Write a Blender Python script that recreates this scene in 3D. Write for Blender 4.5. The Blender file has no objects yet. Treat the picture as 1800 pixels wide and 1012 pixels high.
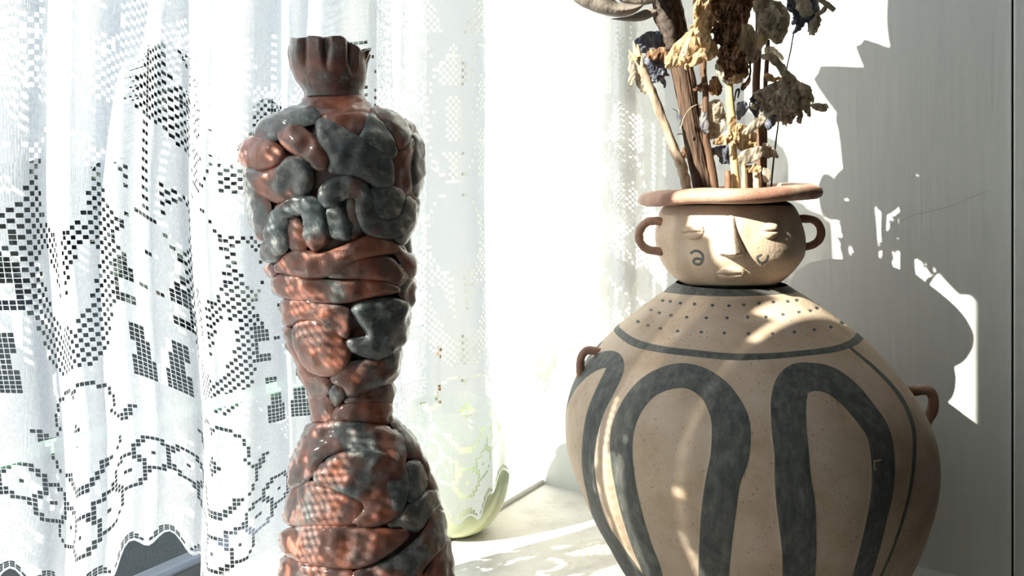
import bpy, bmesh, math, random
import numpy as np
from mathutils import Vector, noise
from mathutils.geometry import delaunay_2d_cdt

random.seed(7); rng = np.random.default_rng(7)
C = bpy.context.scene.collection
SC = bpy.context.scene
PI = math.pi

# ------------------------------------------------------------------ camera, world, sun, exposure
F = 1450.0                     # focal length in pixels of the 1800 px wide frame
HZ = 330.0                     # picture row of the eye level
EYE = 0.40                     # camera height above the sill
cam = bpy.data.cameras.new('camera'); camo = bpy.data.objects.new('camera', cam); C.objects.link(camo)
cam.sensor_width = 36; cam.lens = 36 * F / 1800; cam.shift_y = -(506 - HZ) / 1800
cam.clip_start = 0.01
camo.location = (0, 0, EYE); camo.rotation_euler = (PI / 2, 0, 0)
SC.camera = camo
SC.view_settings.view_transform = 'Standard'; SC.view_settings.look = 'None'
SC.view_settings.gamma = 1; SC.view_settings.use_curve_mapping = False
SC.view_settings.exposure = 0.58

world = bpy.data.worlds.new('hazy_sky'); SC.world = world; world.use_nodes = True
wn, wl = world.node_tree.nodes, world.node_tree.links
bg = wn['Background']
tc = wn.new('ShaderNodeTexCoord'); sp = wn.new('ShaderNodeSeparateXYZ'); cr = wn.new('ShaderNodeValToRGB')
wl.new(tc.outputs['Generated'], sp.inputs[0]); wl.new(sp.outputs['Z'], cr.inputs[0])
cr.color_ramp.elements[0].color = (0.90, 0.95, 1.0, 1); cr.color_ramp.elements[0].position = 0.0
cr.color_ramp.elements[1].color = (0.50, 0.68, 1.0, 1); cr.color_ramp.elements[1].position = 0.9
wl.new(cr.outputs[0], bg.inputs[0]); bg.inputs[1].default_value = 1.9

SUN_AZ, SUN_EL = math.radians(32.5), math.radians(29.5)
sun = bpy.data.lights.new('sun', 'SUN'); sun.energy = 15; sun.angle = math.radians(0.45); sun.color = (1.0, 0.93, 0.82)
suno = bpy.data.objects.new('sun', sun); C.objects.link(suno)
sdir = Vector((math.cos(SUN_AZ) * math.cos(SUN_EL), math.sin(SUN_AZ) * math.cos(SUN_EL), -math.sin(SUN_EL)))
suno.rotation_euler = sdir.to_track_quat('-Z', 'Y').to_euler(); suno.location = (-3, -2, 3)

# ------------------------------------------------------------------ helpers
A = math.radians(32.3)
WX, WY = math.cos(A), -math.sin(A)         # along the side wall, away from the window (s)
DX, DY = -math.sin(A), -math.cos(A)        # along the window, away from the corner (u)
KX, KY = 0.044, 1.115                      # the corner where sill, wall and window meet
def P(u, s, z): return Vector((KX + WX * s + DX * u, KY + WY * s + DY * u, z))
def at(px, py, Y): return Vector(((px - 900) / F * Y, Y, EYE + (HZ - py) / F * Y))

def tag(o, label=None, cat=None, group=None, kind=None):
    for k, v in (('label', label), ('category', cat), ('group', group), ('kind', kind)):
        if v: o[k] = v
    return o
def thing(name, label, cat, loc=(0, 0, 0), group=None, kind=None):
    o = bpy.data.objects.new(name, None); C.objects.link(o); o.location = loc; o.empty_display_size = 0.02
    return tag(o, label, cat, group, kind)
def root_loc(o):
    v = Vector((0, 0, 0))
    while o is not None: v += o.location; o = o.parent
    return v
def mk(name, verts, faces, mat, parent=None, smooth=True, origin=None, attrs=None):
    """one mesh object from world coordinates"""
    base = root_loc(parent) if parent is not None else Vector(origin or (0, 0, 0))
    vs = np.asarray(verts, dtype=np.float64) - np.array(base)
    me = bpy.data.meshes.new(name); me.from_pydata(vs.tolist(), [], [list(map(int, f)) for f in faces]); me.update()
    if smooth: me.polygons.foreach_set('use_smooth', [True] * len(me.polygons))
    for an, av in (attrs or {}).items():
        a = me.attributes.new(an, 'FLOAT', 'POINT'); a.data.foreach_set('value', np.asarray(av, dtype=np.float32))
    me.materials.append(mat)
    o = bpy.data.objects.new(name, me); C.objects.link(o)
    if parent is not None: o.parent = parent
    else: o.location = base
    return o
def box_uv(name, u0, u1, s0, s1, z0, z1, mat, parent=None, bevel=0.0):
    c = [P(u, s, z) for z in (z0, z1) for s in (s0, s1) for u in (u0, u1)]
    bm = bmesh.new(); vs = [bm.verts.new(p) for p in c]
    for f in ((0, 2, 3, 1), (4, 5, 7, 6), (0, 1, 5, 4), (2, 6, 7, 3), (0, 4, 6, 2), (1, 3, 7, 5)): bm.faces.new([vs[i] for i in f])
    bmesh.ops.recalc_face_normals(bm, faces=bm.faces)
    if bevel: bmesh.ops.bevel(bm, geom=bm.edges[:], offset=bevel, segments=2, affect='EDGES', profile=0.6)
    base = root_loc(parent) if parent is not None else Vector((0, 0, 0))
    for v in bm.verts: v.co -= base
    me = bpy.data.meshes.new(name); bm.to_mesh(me); bm.free(); me.materials.append(mat)
    o = bpy.data.objects.new(name, me); C.objects.link(o)
    if parent is not None: o.parent = parent
    return o
def catmull(pts, n=6, closed=False):
    p = np.asarray(pts, float); m = len(p); out = []
    rngk = range(m) if closed else range(m - 1)
    for i in rngk:
        a, b, c, d = (p[(i - 1) % m], p[i], p[(i + 1) % m], p[(i + 2) % m]) if closed else (p[max(i - 1, 0)], p[i], p[i + 1], p[min(i + 2, m - 1)])
        for k in range(n):
            t = k / n
            out.append(0.5 * (2 * b + (c - a) * t + (2 * a - 5 * b + 4 * c - d) * t * t + (3 * b - a - 3 * c + d) * t ** 3))
    if not closed: out.append(p[-1])
    return np.array(out)
def seg_dist(Q, poly, closed=True):
    """distance of each point in Q to a polyline, and the parameter of the nearest segment"""
    best = np.full(len(Q), 1e9); bi = np.zeros(len(Q)); m = len(poly)
    for i in range(m if closed else m - 1):
        a, b = poly[i, :2], poly[(i + 1) % m, :2]; ab = b - a; L = max(ab @ ab, 1e-12)
        t = np.clip(((Q - a) @ ab) / L, 0, 1); d = np.linalg.norm(Q - a - t[:, None] * ab, axis=1)
        k = d < best; best[k] = d[k]; bi[k] = i + t[k]
    return best, bi
def fill_poly(poly, step):
    """triangulate the inside of an outline with a jittered grid of inner points"""
    lo, hi = poly.min(0), poly.max(0)
    gx, gy = np.meshgrid(np.arange(lo[0] + step / 2, hi[0], step), np.arange(lo[1] + step / 2, hi[1], step))
    gx[::2] += step / 2
    Q = np.stack([gx.ravel(), gy.ravel()], 1)
    inside = np.zeros(len(Q), bool); m = len(poly)
    for i in range(m):
        a, b = poly[i], poly[(i + 1) % m]
        if a[1] == b[1]: continue
        c = ((a[1] > Q[:, 1]) != (b[1] > Q[:, 1])) & (Q[:, 0] < (b[0] - a[0]) * (Q[:, 1] - a[1]) / (b[1] - a[1]) + a[0])
        inside ^= c
    Q = Q[inside]
    if len(Q):
        d, _ = seg_dist(Q, poly); Q = Q[d > step * 0.45]
    allp = np.vstack([poly, Q]) if len(Q) else poly
    r = delaunay_2d_cdt([Vector(p) for p in allp], [], [list(range(m))], 1, 1e-4)
    V = np.array([[v[0], v[1]] for v in r[0]]); Fc = r[2]
    d, _ = seg_dist(V, poly)
    return V, Fc, d
def tube(path, radii, n=10, caps=True, rough=0.0, seed=0, along=0.35):
    """swept round tube through world points"""
    path = [Vector(p) for p in path]; m = len(path); verts = []; faces = []
    up = Vector((0.13, 0.2, 0.97)); prev = None
    for i in range(m):
        t = (path[min(i + 1, m - 1)] - path[max(i - 1, 0)]).normalized()
        a = prev - t * prev.dot(t) if prev is not None else (up.cross(t) if abs(up.dot(t)) < 0.95 else Vector((1, 0, 0)).cross(t))
        a.normalize(); b = t.cross(a); prev = a
        for k in range(n):
            g = 2 * PI * k / n; r = radii[i] if hasattr(radii, '__len__') else radii
            if rough: r *= 1 + rough * noise.noise(Vector((k * 1.7 + seed, i * along, seed * 3.1)))
            verts.append(path[i] + (a * math.cos(g) + b * math.sin(g)) * r)
    for i in range(m - 1):
        for k in range(n):
            faces.append((i * n + k, i * n + (k + 1) % n, (i + 1) * n + (k + 1) % n, (i + 1) * n + k))
    if caps:
        faces.append(tuple(range(n - 1, -1, -1))); faces.append(tuple((m - 1) * n + k for k in range(n)))
    return verts, faces
def smoothstep(a, b, x):
    t = np.clip((x - a) / (b - a), 0, 1); return t * t * (3 - 2 * t)

# ------------------------------------------------------------------ materials
def mat(name):
    m = bpy.data.materials.new(name); m.use_nodes = True
    nt = m.node_tree; return m, nt.nodes, nt.links, nt.nodes['Principled BSDF']
def noise_node(n, l, scale, detail=6, rough=0.6, vec=None, stretch=None):
    t = n.new('ShaderNodeTexNoise'); t.inputs['Scale'].default_value = scale; t.inputs['Detail'].default_value = detail; t.inputs['Roughness'].default_value = rough
    co = n.new('ShaderNodeTexCoord')
    if stretch:
        mp = n.new('ShaderNodeMapping'); mp.inputs['Scale'].default_value = stretch; l.new(co.outputs['Object'], mp.inputs[0]); l.new(mp.outputs[0], t.inputs['Vector'])
    else: l.new(co.outputs['Object'], t.inputs['Vector'])
    return t
def ramp(n, l, src, stops):
    r = n.new('ShaderNodeValToRGB'); e = r.color_ramp.elements
    while len(e) < len(stops): e.new(0.5)
    for x, (p, c) in zip(e, stops): x.position = p; x.color = (*c, 1)
    l.new(src, r.inputs[0]); return r
def bump(n, l, src, b, strength, dist=0.001):
    k = n.new('ShaderNodeBump'); k.inputs['Strength'].default_value = strength; k.inputs['Distance'].default_value = dist
    l.new(src, k.inputs['Height']); l.new(k.outputs[0], b.inputs['Normal']); return k
def simple(name, c1, c2, scale=60, rough=0.7, bs=0.3, bd=0.0006, stretch=None, spec=0.4, lo=0.35, hi=0.65):
    m, n, l, b = mat(name)
    t = noise_node(n, l, scale, stretch=stretch); r = ramp(n, l, t.outputs[0], [(lo, c1), (hi, c2)])
    l.new(r.outputs[0], b.inputs['Base Color']); b.inputs['Roughness'].default_value = rough; b.inputs['Specular IOR Level'].default_value = spec
    if bs: bump(n, l, t.outputs[0], b, bs, bd)
    return m

M = {}
M['wall'] = simple('painted_board', (0.69, 0.69, 0.655), (0.73, 0.73, 0.69), 160, 0.45, 0.55, 0.0008, (1, 1, 0.05))
M['wall_plain'] = simple('plaster', (0.36, 0.345, 0.32), (0.40, 0.385, 0.36), 8, 0.8, 0.1)
M['crack'] = simple('crack_grey', (0.20, 0.20, 0.19), (0.3, 0.3, 0.28), 60, 0.8, 0)
M['soffit'] = simple('soffit_paint', (0.66, 0.65, 0.62), (0.7, 0.69, 0.66), 8, 0.8, 0.1)
M['room_floor'] = simple('room_floor', (0.20, 0.14, 0.09), (0.28, 0.2, 0.13), 12, 0.5, 0.1)
M['frame'] = simple('white_gloss_paint', (0.70, 0.70, 0.68), (0.74, 0.74, 0.72), 30, 0.35, 0.15, 0.0005)
M['gasket'] = simple('dark_gasket', (0.02, 0.025, 0.035), (0.03, 0.035, 0.045), 40, 0.5, 0.1)
def sill_mat():
    m, n, l, b = mat('worn_sill')
    t = noise_node(n, l, 14, 8, 0.65); r = ramp(n, l, t.outputs[0], [(0.3, (0.46, 0.43, 0.38)), (0.46, (0.62, 0.59, 0.53)), (0.7, (0.72, 0.70, 0.65))])
    t2 = noise_node(n, l, 230, 3, 0.5); r2 = ramp(n, l, t2.outputs[0], [(0.27, (0.35, 0.3, 0.25)), (0.33, (1, 1, 1))])
    mx = n.new('ShaderNodeMixRGB'); mx.blend_type = 'MULTIPLY'; mx.inputs[0].default_value = 1
    l.new(r.outputs[0], mx.inputs[1]); l.new(r2.outputs[0], mx.inputs[2]); l.new(mx.outputs[0], b.inputs['Base Color'])
    b.inputs['Roughness'].default_value = 0.55; bump(n, l, t.outputs[0], b, 0.35, 0.002); return m
M['sill'] = sill_mat()
def pane_mat():
    m, n, l, b = mat('window_glass'); n.remove(b)
    o = n['Material Output']; tr = n.new('ShaderNodeBsdfTransparent'); tr.inputs[0].default_value = (0.96, 0.98, 0.97, 1)
    g = n.new('ShaderNodeBsdfGlossy'); g.inputs['Roughness'].default_value = 0.02
    fr = n.new('ShaderNodeLayerWeight'); pw = n.new('ShaderNodeMath'); pw.operation = 'POWER'; pw.inputs[1].default_value = 5
    ma = n.new('ShaderNodeMath'); ma.operation = 'MULTIPLY_ADD'; ma.inputs[1].default_value = 0.45; ma.inputs[2].default_value = 0.010; mx = n.new('ShaderNodeMixShader')
    l.new(fr.outputs['Facing'], pw.inputs[0]); l.new(pw.outputs[0], ma.inputs[0])
    l.new(ma.outputs[0], mx.inputs[0]); l.new(tr.outputs[0], mx.inputs[1]); l.new(g.outputs[0], mx.inputs[2]); l.new(mx.outputs[0], o.inputs[0]); return m
M['pane'] = pane_mat()
def lace_mat():
    m, n, l, b = mat('lace_cotton'); n.remove(b)
    o = n['Material Output']
    df = n.new('ShaderNodeBsdfDiffuse'); df.inputs[0].default_value = (0.80, 0.81, 0.815, 1)
    tl = n.new('ShaderNodeBsdfTranslucent'); tl.inputs[0].default_value = (0.80, 0.81, 0.815, 1)
    m1 = n.new('ShaderNodeMixShader'); m1.inputs[0].default_value = 0.48
    l.new(df.outputs[0], m1.inputs[1]); l.new(tl.outputs[0], m1.inputs[2])
    # filled cells are loosely packed upright threads: tiny slits between them
    at_ = n.new('ShaderNodeAttribute'); at_.attribute_name = 'cell_u'
    w = n.new('ShaderNodeMath'); w.operation = 'MULTIPLY'; w.inputs[1].default_value = 3.0; l.new(at_.outputs['Fac'], w.inputs[0])
    fr = n.new('ShaderNodeMath'); fr.operation = 'FRACT'; l.new(w.outputs[0], fr.inputs[0])
    lt = n.new('ShaderNodeMath'); lt.operation = 'LESS_THAN'; lt.inputs[1].default_value = 0.07; l.new(fr.outputs[0], lt.inputs[0])
    nz = noise_node(n, l, 420, 2); gt = n.new('ShaderNodeMath'); gt.operation = 'GREATER_THAN'; gt.inputs[1].default_value = 0.47; l.new(nz.outputs[0], gt.inputs[0])
    ml = n.new('ShaderNodeMath'); ml.operation = 'MULTIPLY'; l.new(lt.outputs[0], ml.inputs[0]); l.new(gt.outputs[0], ml.inputs[1])
    tr = n.new('ShaderNodeBsdfTransparent'); m2 = n.new('ShaderNodeMixShader')
    l.new(ml.outputs[0], m2.inputs[0]); l.new(m1.outputs[0], m2.inputs[1]); l.new(tr.outputs[0], m2.inputs[2]); l.new(m2.outputs[0], o.inputs[0]); return m
M['lace'] = lace_mat()
def clay_mat(name, paint=True, red=False):
    m, n, l, b = mat(name)
    t = noise_node(n, l, 26, 8, 0.65)
    if red: r = ramp(n, l, t.outputs[0], [(0.3, (0.27, 0.13, 0.09)), (0.5, (0.37, 0.21, 0.15)), (0.66, (0.50, 0.35, 0.26))])
    else: r = ramp(n, l, t.outputs[0], [(0.3, (0.43, 0.31, 0.21)), (0.5, (0.56, 0.43, 0.315)), (0.7, (0.64, 0.51, 0.41))])
    f = noise_node(n, l, 420, 3, 0.5); r2 = ramp(n, l, f.outputs[0], [(0.27, (0.35, 0.3, 0.27)), (0.36, (1, 1, 1))])
    mx = n.new('ShaderNodeMixRGB'); mx.blend_type = 'MULTIPLY'; mx.inputs[0].default_value = 0.8
    l.new(r.outputs[0], mx.inputs[1]); l.new(r2.outputs[0], mx.inputs[2]); col = mx.outputs[0]
    if paint:
        a = n.new('ShaderNodeAttribute'); a.attribute_name = 'paint'
        f3 = noise_node(n, l, 150, 6, 0.7, stretch=(1, 1, 0.35)); r3 = ramp(n, l, f3.outputs[0], [(0.3, (0.055, 0.06, 0.058)), (0.5, (0.105, 0.108, 0.10)), (0.72, (0.19, 0.185, 0.165))])
        # brushed edge: let noise eat the edge of the slip a little
        ad = n.new('ShaderNodeMath'); ad.operation = 'MULTIPLY_ADD'; ad.inputs[1].default_value = 0.5; l.new(f3.outputs[0], ad.inputs[0]); l.new(a.outputs['Fac'], ad.inputs[2])
        rr = ramp(n, l, ad.outputs[0], [(0.68, (0, 0, 0)), (0.82, (1, 1, 1))])
        m2 = n.new('ShaderNodeMixRGB'); l.new(rr.outputs[0], m2.inputs[0]); l.new(col, m2.inputs[1]); l.new(r3.outputs[0], m2.inputs[2]); col = m2.outputs[0]
    l.new(col, b.inputs['Base Color']); b.inputs['Roughness'].default_value = 0.62; b.inputs['Specular IOR Level'].default_value = 0.35
    bump(n, l, f.outputs[0], b, 0.5, 0.0007); return m
M['clay'] = clay_mat('painted_clay'); M['clay_red'] = clay_mat('red_clay', False, True)
def glaze_mat():
    m, n, l, b = mat('mottled_glaze')
    a = n.new('ShaderNodeAttribute'); a.attribute_name = 'tone'
    t = noise_node(n, l, 46, 10, 0.74); ad = n.new('ShaderNodeMath'); ad.operation = 'MULTIPLY_ADD'; ad.inputs[1].default_value = 2.1; ad.use_clamp = False
    l.new(t.outputs[0], ad.inputs[0]); l.new(a.outputs['Fac'], ad.inputs[2])
    r = ramp(n, l, ad.outputs[0], [(0.55, (0.28, 0.088, 0.048)), (0.78, (0.175, 0.068, 0.048)), (0.92, (0.11, 0.06, 0.05)), (1.0, (0.10, 0.108, 0.110)), (1.0, (0.062, 0.082, 0.09))])
    # ramps clamp at 1, so scale the sum
    sc = n.new('ShaderNodeMath'); sc.operation = 'MULTIPLY'; sc.inputs[1].default_value = 0.5; l.new(ad.outputs[0], sc.inputs[0])
    l.new(sc.outputs[0], r.inputs[0])
    for e, p in zip(r.color_ramp.elements, (0.40, 0.54, 0.66, 0.76, 0.98)): e.position = p
    f = noise_node(n, l, 120, 8, 0.75); r2 = ramp(n, l, f.outputs[0], [(0.5, (0, 0, 0)), (0.66, (1, 1, 1))])
    gm = n.new('ShaderNodeMath'); gm.operation = 'GREATER_THAN'; gm.inputs[1].default_value = 0.70; l.new(sc.outputs[0], gm.inputs[0])
    g2 = n.new('ShaderNodeMath'); g2.operation = 'MULTIPLY'; l.new(gm.outputs[0], g2.inputs[0]); l.new(r2.outputs[0], g2.inputs[1])
    g3 = n.new('ShaderNodeMath'); g3.operation = 'MULTIPLY'; g3.inputs[1].default_value = 0.5; l.new(g2.outputs[0], g3.inputs[0])
    mx = n.new('ShaderNodeMixRGB'); mx.inputs[2].default_value = (0.36, 0.35, 0.31, 1); l.new(g3.outputs[0], mx.inputs[0]); l.new(r.outputs[0], mx.inputs[1])
    l.new(mx.outputs[0], b.inputs['Base Color']); b.inputs['Roughness'].default_value = 0.33; b.inputs['Specular IOR Level'].default_value = 0.5
    b.inputs['Coat Weight'].default_value = 0.5; b.inputs['Coat Roughness'].default_value = 0.12
    bump(n, l, f.outputs[0], b, 0.6, 0.0018); return m
M['glaze'] = glaze_mat()
def petal_mat(name, c1, c2, c3, transl=0.35):
    m, n, l, b = mat(name)
    t = noise_node(n, l, 130, 8, 0.7, stretch=(1, 1, 0.4)); r = ramp(n, l, t.outputs[0], [(0.36, c1), (0.5, c2), (0.64, c3)])
    l.new(r.outputs[0], b.inputs['Base Color']); b.inputs['Roughness'].default_value = 0.7; b.inputs['Specular IOR Level'].default_value = 0.25
    tl = n.new('ShaderNodeBsdfTranslucent'); l.new(r.outputs[0], tl.inputs[0]); mx = n.new('ShaderNodeMixShader'); mx.inputs[0].default_value = transl
    o = n['Material Output']; l.new(b.outputs[0], mx.inputs[1]); l.new(tl.outputs[0], mx.inputs[2]); l.new(mx.outputs[0], o.inputs[0])
    w = noise_node(n, l, 300, 4, 0.6, stretch=(1, 1, 0.2)); bump(n, l, w.outputs[0], b, 0.6, 0.0012); return m
M['petal_beige'] = petal_mat('dried_petal_beige', (0.30, 0.17, 0.08), (0.52, 0.37, 0.21), (0.62, 0.50, 0.34))
M['petal_brown'] = petal_mat('dried_petal_brown', (0.06, 0.033, 0.021), (0.21, 0.115, 0.065), (0.46, 0.29, 0.165), 0.3)
M['petal_grey'] = petal_mat('dried_petal_grey', (0.17, 0.145, 0.115), (0.38, 0.33, 0.26), (0.56, 0.49, 0.39), 0.35)
M['petal_blue'] = petal_mat('dried_petal_blue', (0.055, 0.062, 0.095), (0.12, 0.13, 0.175), (0.28, 0.265, 0.245), 0.2)
M['leaf_grey'] = simple('dried_leaf_skin', (0.15, 0.125, 0.11), (0.26, 0.225, 0.19), 40, 0.42, 0.3, 0.0008, (0.3, 1, 1))
M['bark'] = simple('woody_bark', (0.022, 0.013, 0.009), (0.13, 0.075, 0.045), 260, 0.75, 1.0, 0.0022, (1, 1, 0.06))
M['bark_rough'] = simple('rough_bark', (0.03, 0.022, 0.017), (0.10, 0.075, 0.058), 150, 0.85, 0.9, 0.002)
M['stick'] = simple('pale_twig', (0.20, 0.145, 0.10), (0.40, 0.32, 0.235), 180, 0.75, 0.7, 0.0012, (1, 1, 0.3))
M['stem_brown'] = simple('brown_stem', (0.055, 0.028, 0.016), (0.21, 0.11, 0.06), 140, 0.6, 0.7, 0.0008, (1, 1, 0.08))
M['stalk'] = simple('straw_stalk', (0.44, 0.30, 0.13), (0.62, 0.47, 0.25), 120, 0.5, 0.35, 0.0008, (1, 1, 0.06))
M['thread'] = simple('black_thread_stem', (0.02, 0.018, 0.016), (0.035, 0.03, 0.025), 90, 0.6, 0.1)
def green_glass():
    m, n, l, b = mat('pale_green_glass')
    t = noise_node(n, l, 18, 4); r = ramp(n, l, t.outputs[0], [(0.35, (0.42, 0.52, 0.36)), (0.65, (0.62, 0.66, 0.42))])
    l.new(r.outputs[0], b.inputs['Base Color']); b.inputs['Roughness'].default_value = 0.12; b.inputs['Transmission Weight'].default_value = 0.35
    return m
M['green_glass'] = green_glass()
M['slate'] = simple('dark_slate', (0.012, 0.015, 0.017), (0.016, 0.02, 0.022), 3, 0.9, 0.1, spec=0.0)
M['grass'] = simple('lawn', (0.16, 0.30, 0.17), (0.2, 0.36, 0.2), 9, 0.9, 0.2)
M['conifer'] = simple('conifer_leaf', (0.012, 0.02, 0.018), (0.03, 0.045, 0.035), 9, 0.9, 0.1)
M['yellow_leaf'] = simple('yellow_leaf', (0.62, 0.55, 0.22), (0.7, 0.64, 0.34), 30, 0.6, 0.2)
M['black'] = simple('dark_opening', (0.02, 0.02, 0.02), (0.03, 0.03, 0.03), 20, 0.9, 0)

# ------------------------------------------------------------------ setting
SEND = 0.540
w = thing('wall_right', 'pale painted board wall beside the clay jar with fine upright brush grain', 'wall', P(0, 0.3, 0), kind='structure')
box_uv('board', -0.02, 0.0, -0.30, SEND, -0.05, 2.1, M['wall'], w, 0.0012)
# hairline crack in the paint, drawn as a thin grey strip along its length
crk = [at(x, y, 1.0) for x, y in ((1541, 406), (1570, 394), (1605, 378), (1640, 370), (1672, 362), (1700, 350), (1738, 335))]
cv = []; cf = []
for q in crk:
    X = q.x / q.y; s = (X * KY - KX) / (WX - X * WY); b_ = P(0, s, 0); z = EYE + (q.z - EYE) * b_.y
    for dz in (-0.00016, 0.00016): cv.append(P(0.0003, s, z + dz))
for i in range(len(crk) - 1): cf.append((2 * i, 2 * i + 1, 2 * i + 3, 2 * i + 2))
mk('crack', cv, cf, M['crack'], w)
tr = thing('trim_1', 'narrow painted casing board past the dark seam at the end of the wall', 'trim', P(0, 0.6, 0), kind='structure')
box_uv('casing_board', -0.02, 0.004, SEND + 0.0019, 0.68, -0.05, 2.1, M['wall'], tr, 0.0015)
box_uv('seam_backing', -0.02, -0.012, SEND, SEND + 0.0019, -0.05, 2.1, M['black'], tr)

ULEFT = 1.075
win = thing('window_1', 'white framed window behind the lace curtain with a worn pale sill', 'window', P(0.5, -0.16, 0), kind='structure')
box_uv('sill', -0.02, ULEFT + 0.04, 0.0, 0.60, -0.05, 0.0, M['sill'], win, 0.002)
box_uv('ledge', -0.02, 2.4, -0.22, -0.0015, -0.06, 0.0, M['frame'], win, 0.001)
box_uv('sill_bead', 0.001, ULEFT - 0.002, -0.013, -0.0015, 0.0, 0.007, M['frame'], win, 0.002)
GS = -0.165
box_uv('bottom_rail', 0.001, 2.30, GS - 0.02, GS + 0.012, 0.0005, 0.022, M['gasket'], win, 0.003)
box_uv('stile', 0.001, 0.085, GS - 0.035, GS + 0.03, 0.0005, 2.10, M['frame'], win, 0.004)
box_uv('stile', 2.22, 2.30, GS - 0.035, GS + 0.03, 0.0005, 2.10, M['frame'], win, 0.004)
box_uv('head_rail', 0.086, 2.219, GS - 0.035, GS + 0.03, 2.02, 2.10, M['frame'], win, 0.004)
box_uv('pane', 0.086, 2.219, GS - 0.003, GS + 0.003, 0.023, 2.019, M['pane'], win)
# left reveal, soffit and the room behind the camera
wl_ = thing('wall_left', 'plaster window reveal left of the camera', 'wall', P(ULEFT, 0.3, 0), kind='structure')
box_uv('reveal', ULEFT, 2.6, 0.0, 0.56, -0.05, 2.2, M['soffit'], wl_)
box_uv('outer_reveal', 2.30, 2.5, -0.30, 0.0, -0.06, 2.2, M['wall_plain'], wl_)
wt = thing('ceiling', 'plaster soffit over the window and the room ceiling', 'ceiling', P(0.5, 0.3, 2.1), kind='structure')
box_uv('soffit', -0.4, 2.6, -0.32, 0.56, 2.10, 2.2, M['soffit'], wt)
box_uv('room_ceiling', -1.6, 2.6, 0.56, 3.6, 2.2, 2.28, M['wall_plain'], wt)
wb = thing('wall_back', 'plain plaster wall of the room behind the camera', 'wall', P(0.5, 3.6, 0), kind='structure')
box_uv('panel', -1.6, 2.6, 3.6, 3.7, -0.9, 2.2, M['wall_plain'], wb)
box_uv('panel', -1.7, -1.6, 0.56, 3.6, -0.9, 2.2, M['wall_plain'], wb)
box_uv('panel', -1.6, -0.02, 0.46, 0.56, -0.9, 2.2, M['wall_plain'], wb)
box_uv('panel', 2.6, 2.7, 0.46, 3.7, -0.9, 2.2, M['wall_plain'], wb)
box_uv('panel', -0.02, 2.6, 0.5, 0.56, -0.9, -0.055, M['wall_plain'], wb)
fl = thing('floor', 'wooden room floor below the window', 'floor', P(0.5, 2, -0.9), kind='structure')
box_uv('boards', -1.7, 2.7, 0.46, 3.7, -1.0, -0.9, M['room_floor'], fl)

# outdoors
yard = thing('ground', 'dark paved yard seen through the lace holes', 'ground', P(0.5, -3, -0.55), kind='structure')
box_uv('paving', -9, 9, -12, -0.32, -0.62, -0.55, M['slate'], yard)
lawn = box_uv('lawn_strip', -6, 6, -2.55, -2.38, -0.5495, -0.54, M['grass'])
tag(lawn, 'thin green lawn strip across the dark yard seen through the lace', 'grass', kind='stuff')
def conifer(px, d, h, wd, label, seed):
    base = Vector(((px - 900) / F * d, d, -0.55)); t = thing('conifer', label, 'tree', base, 'dark conifers beyond the yard')
    v, f = tube([base, base + Vector((0, 0, h * 0.5)), base + Vector((0, 0, h * 0.95))], [0.06, 0.045, 0.01], 8); mk('trunk', v, f, M['bark_rough'], t)
    r = random.Random(seed); V = []; Fc = []
    for i in range(900):
        z = r.random() ** 0.8; rad = wd * (1 - z) ** 0.7 * (0.35 + 0.65 * r.random()); g = r.random() * 2 * PI
        c = base + Vector((math.cos(g) * rad, math.sin(g) * rad, 0.1 + z * (h - 0.1)))
        o = Vector((math.cos(g), math.sin(g), -0.4)).normalized(); q = Vector((-math.sin(g), math.cos(g), 0)); L = 0.10 + 0.10 * r.random()
        k = len(V); V += [c - q * 0.05, c + q * 0.05, c + o * L + q * 0.025, c + o * L - q * 0.025]; Fc.append((k, k + 1, k + 2, k + 3))
    mk('foliage', V, Fc, M['conifer'], t, False)
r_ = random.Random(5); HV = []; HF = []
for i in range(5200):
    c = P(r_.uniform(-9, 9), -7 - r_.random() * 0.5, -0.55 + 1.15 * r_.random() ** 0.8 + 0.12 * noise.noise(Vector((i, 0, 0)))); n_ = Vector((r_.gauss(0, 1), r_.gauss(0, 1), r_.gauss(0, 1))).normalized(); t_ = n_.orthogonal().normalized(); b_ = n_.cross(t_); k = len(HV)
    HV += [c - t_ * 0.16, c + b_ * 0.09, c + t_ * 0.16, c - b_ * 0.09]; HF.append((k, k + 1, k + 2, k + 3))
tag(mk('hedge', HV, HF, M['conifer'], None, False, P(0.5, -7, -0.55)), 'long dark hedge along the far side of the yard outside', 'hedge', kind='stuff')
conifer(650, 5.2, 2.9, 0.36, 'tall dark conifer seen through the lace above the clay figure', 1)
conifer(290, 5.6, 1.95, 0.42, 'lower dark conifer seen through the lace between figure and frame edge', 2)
conifer(470, 6.9, 1.7, 0.38, 'small far conifer seen through the lace close left of the clay figure', 3)

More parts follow.
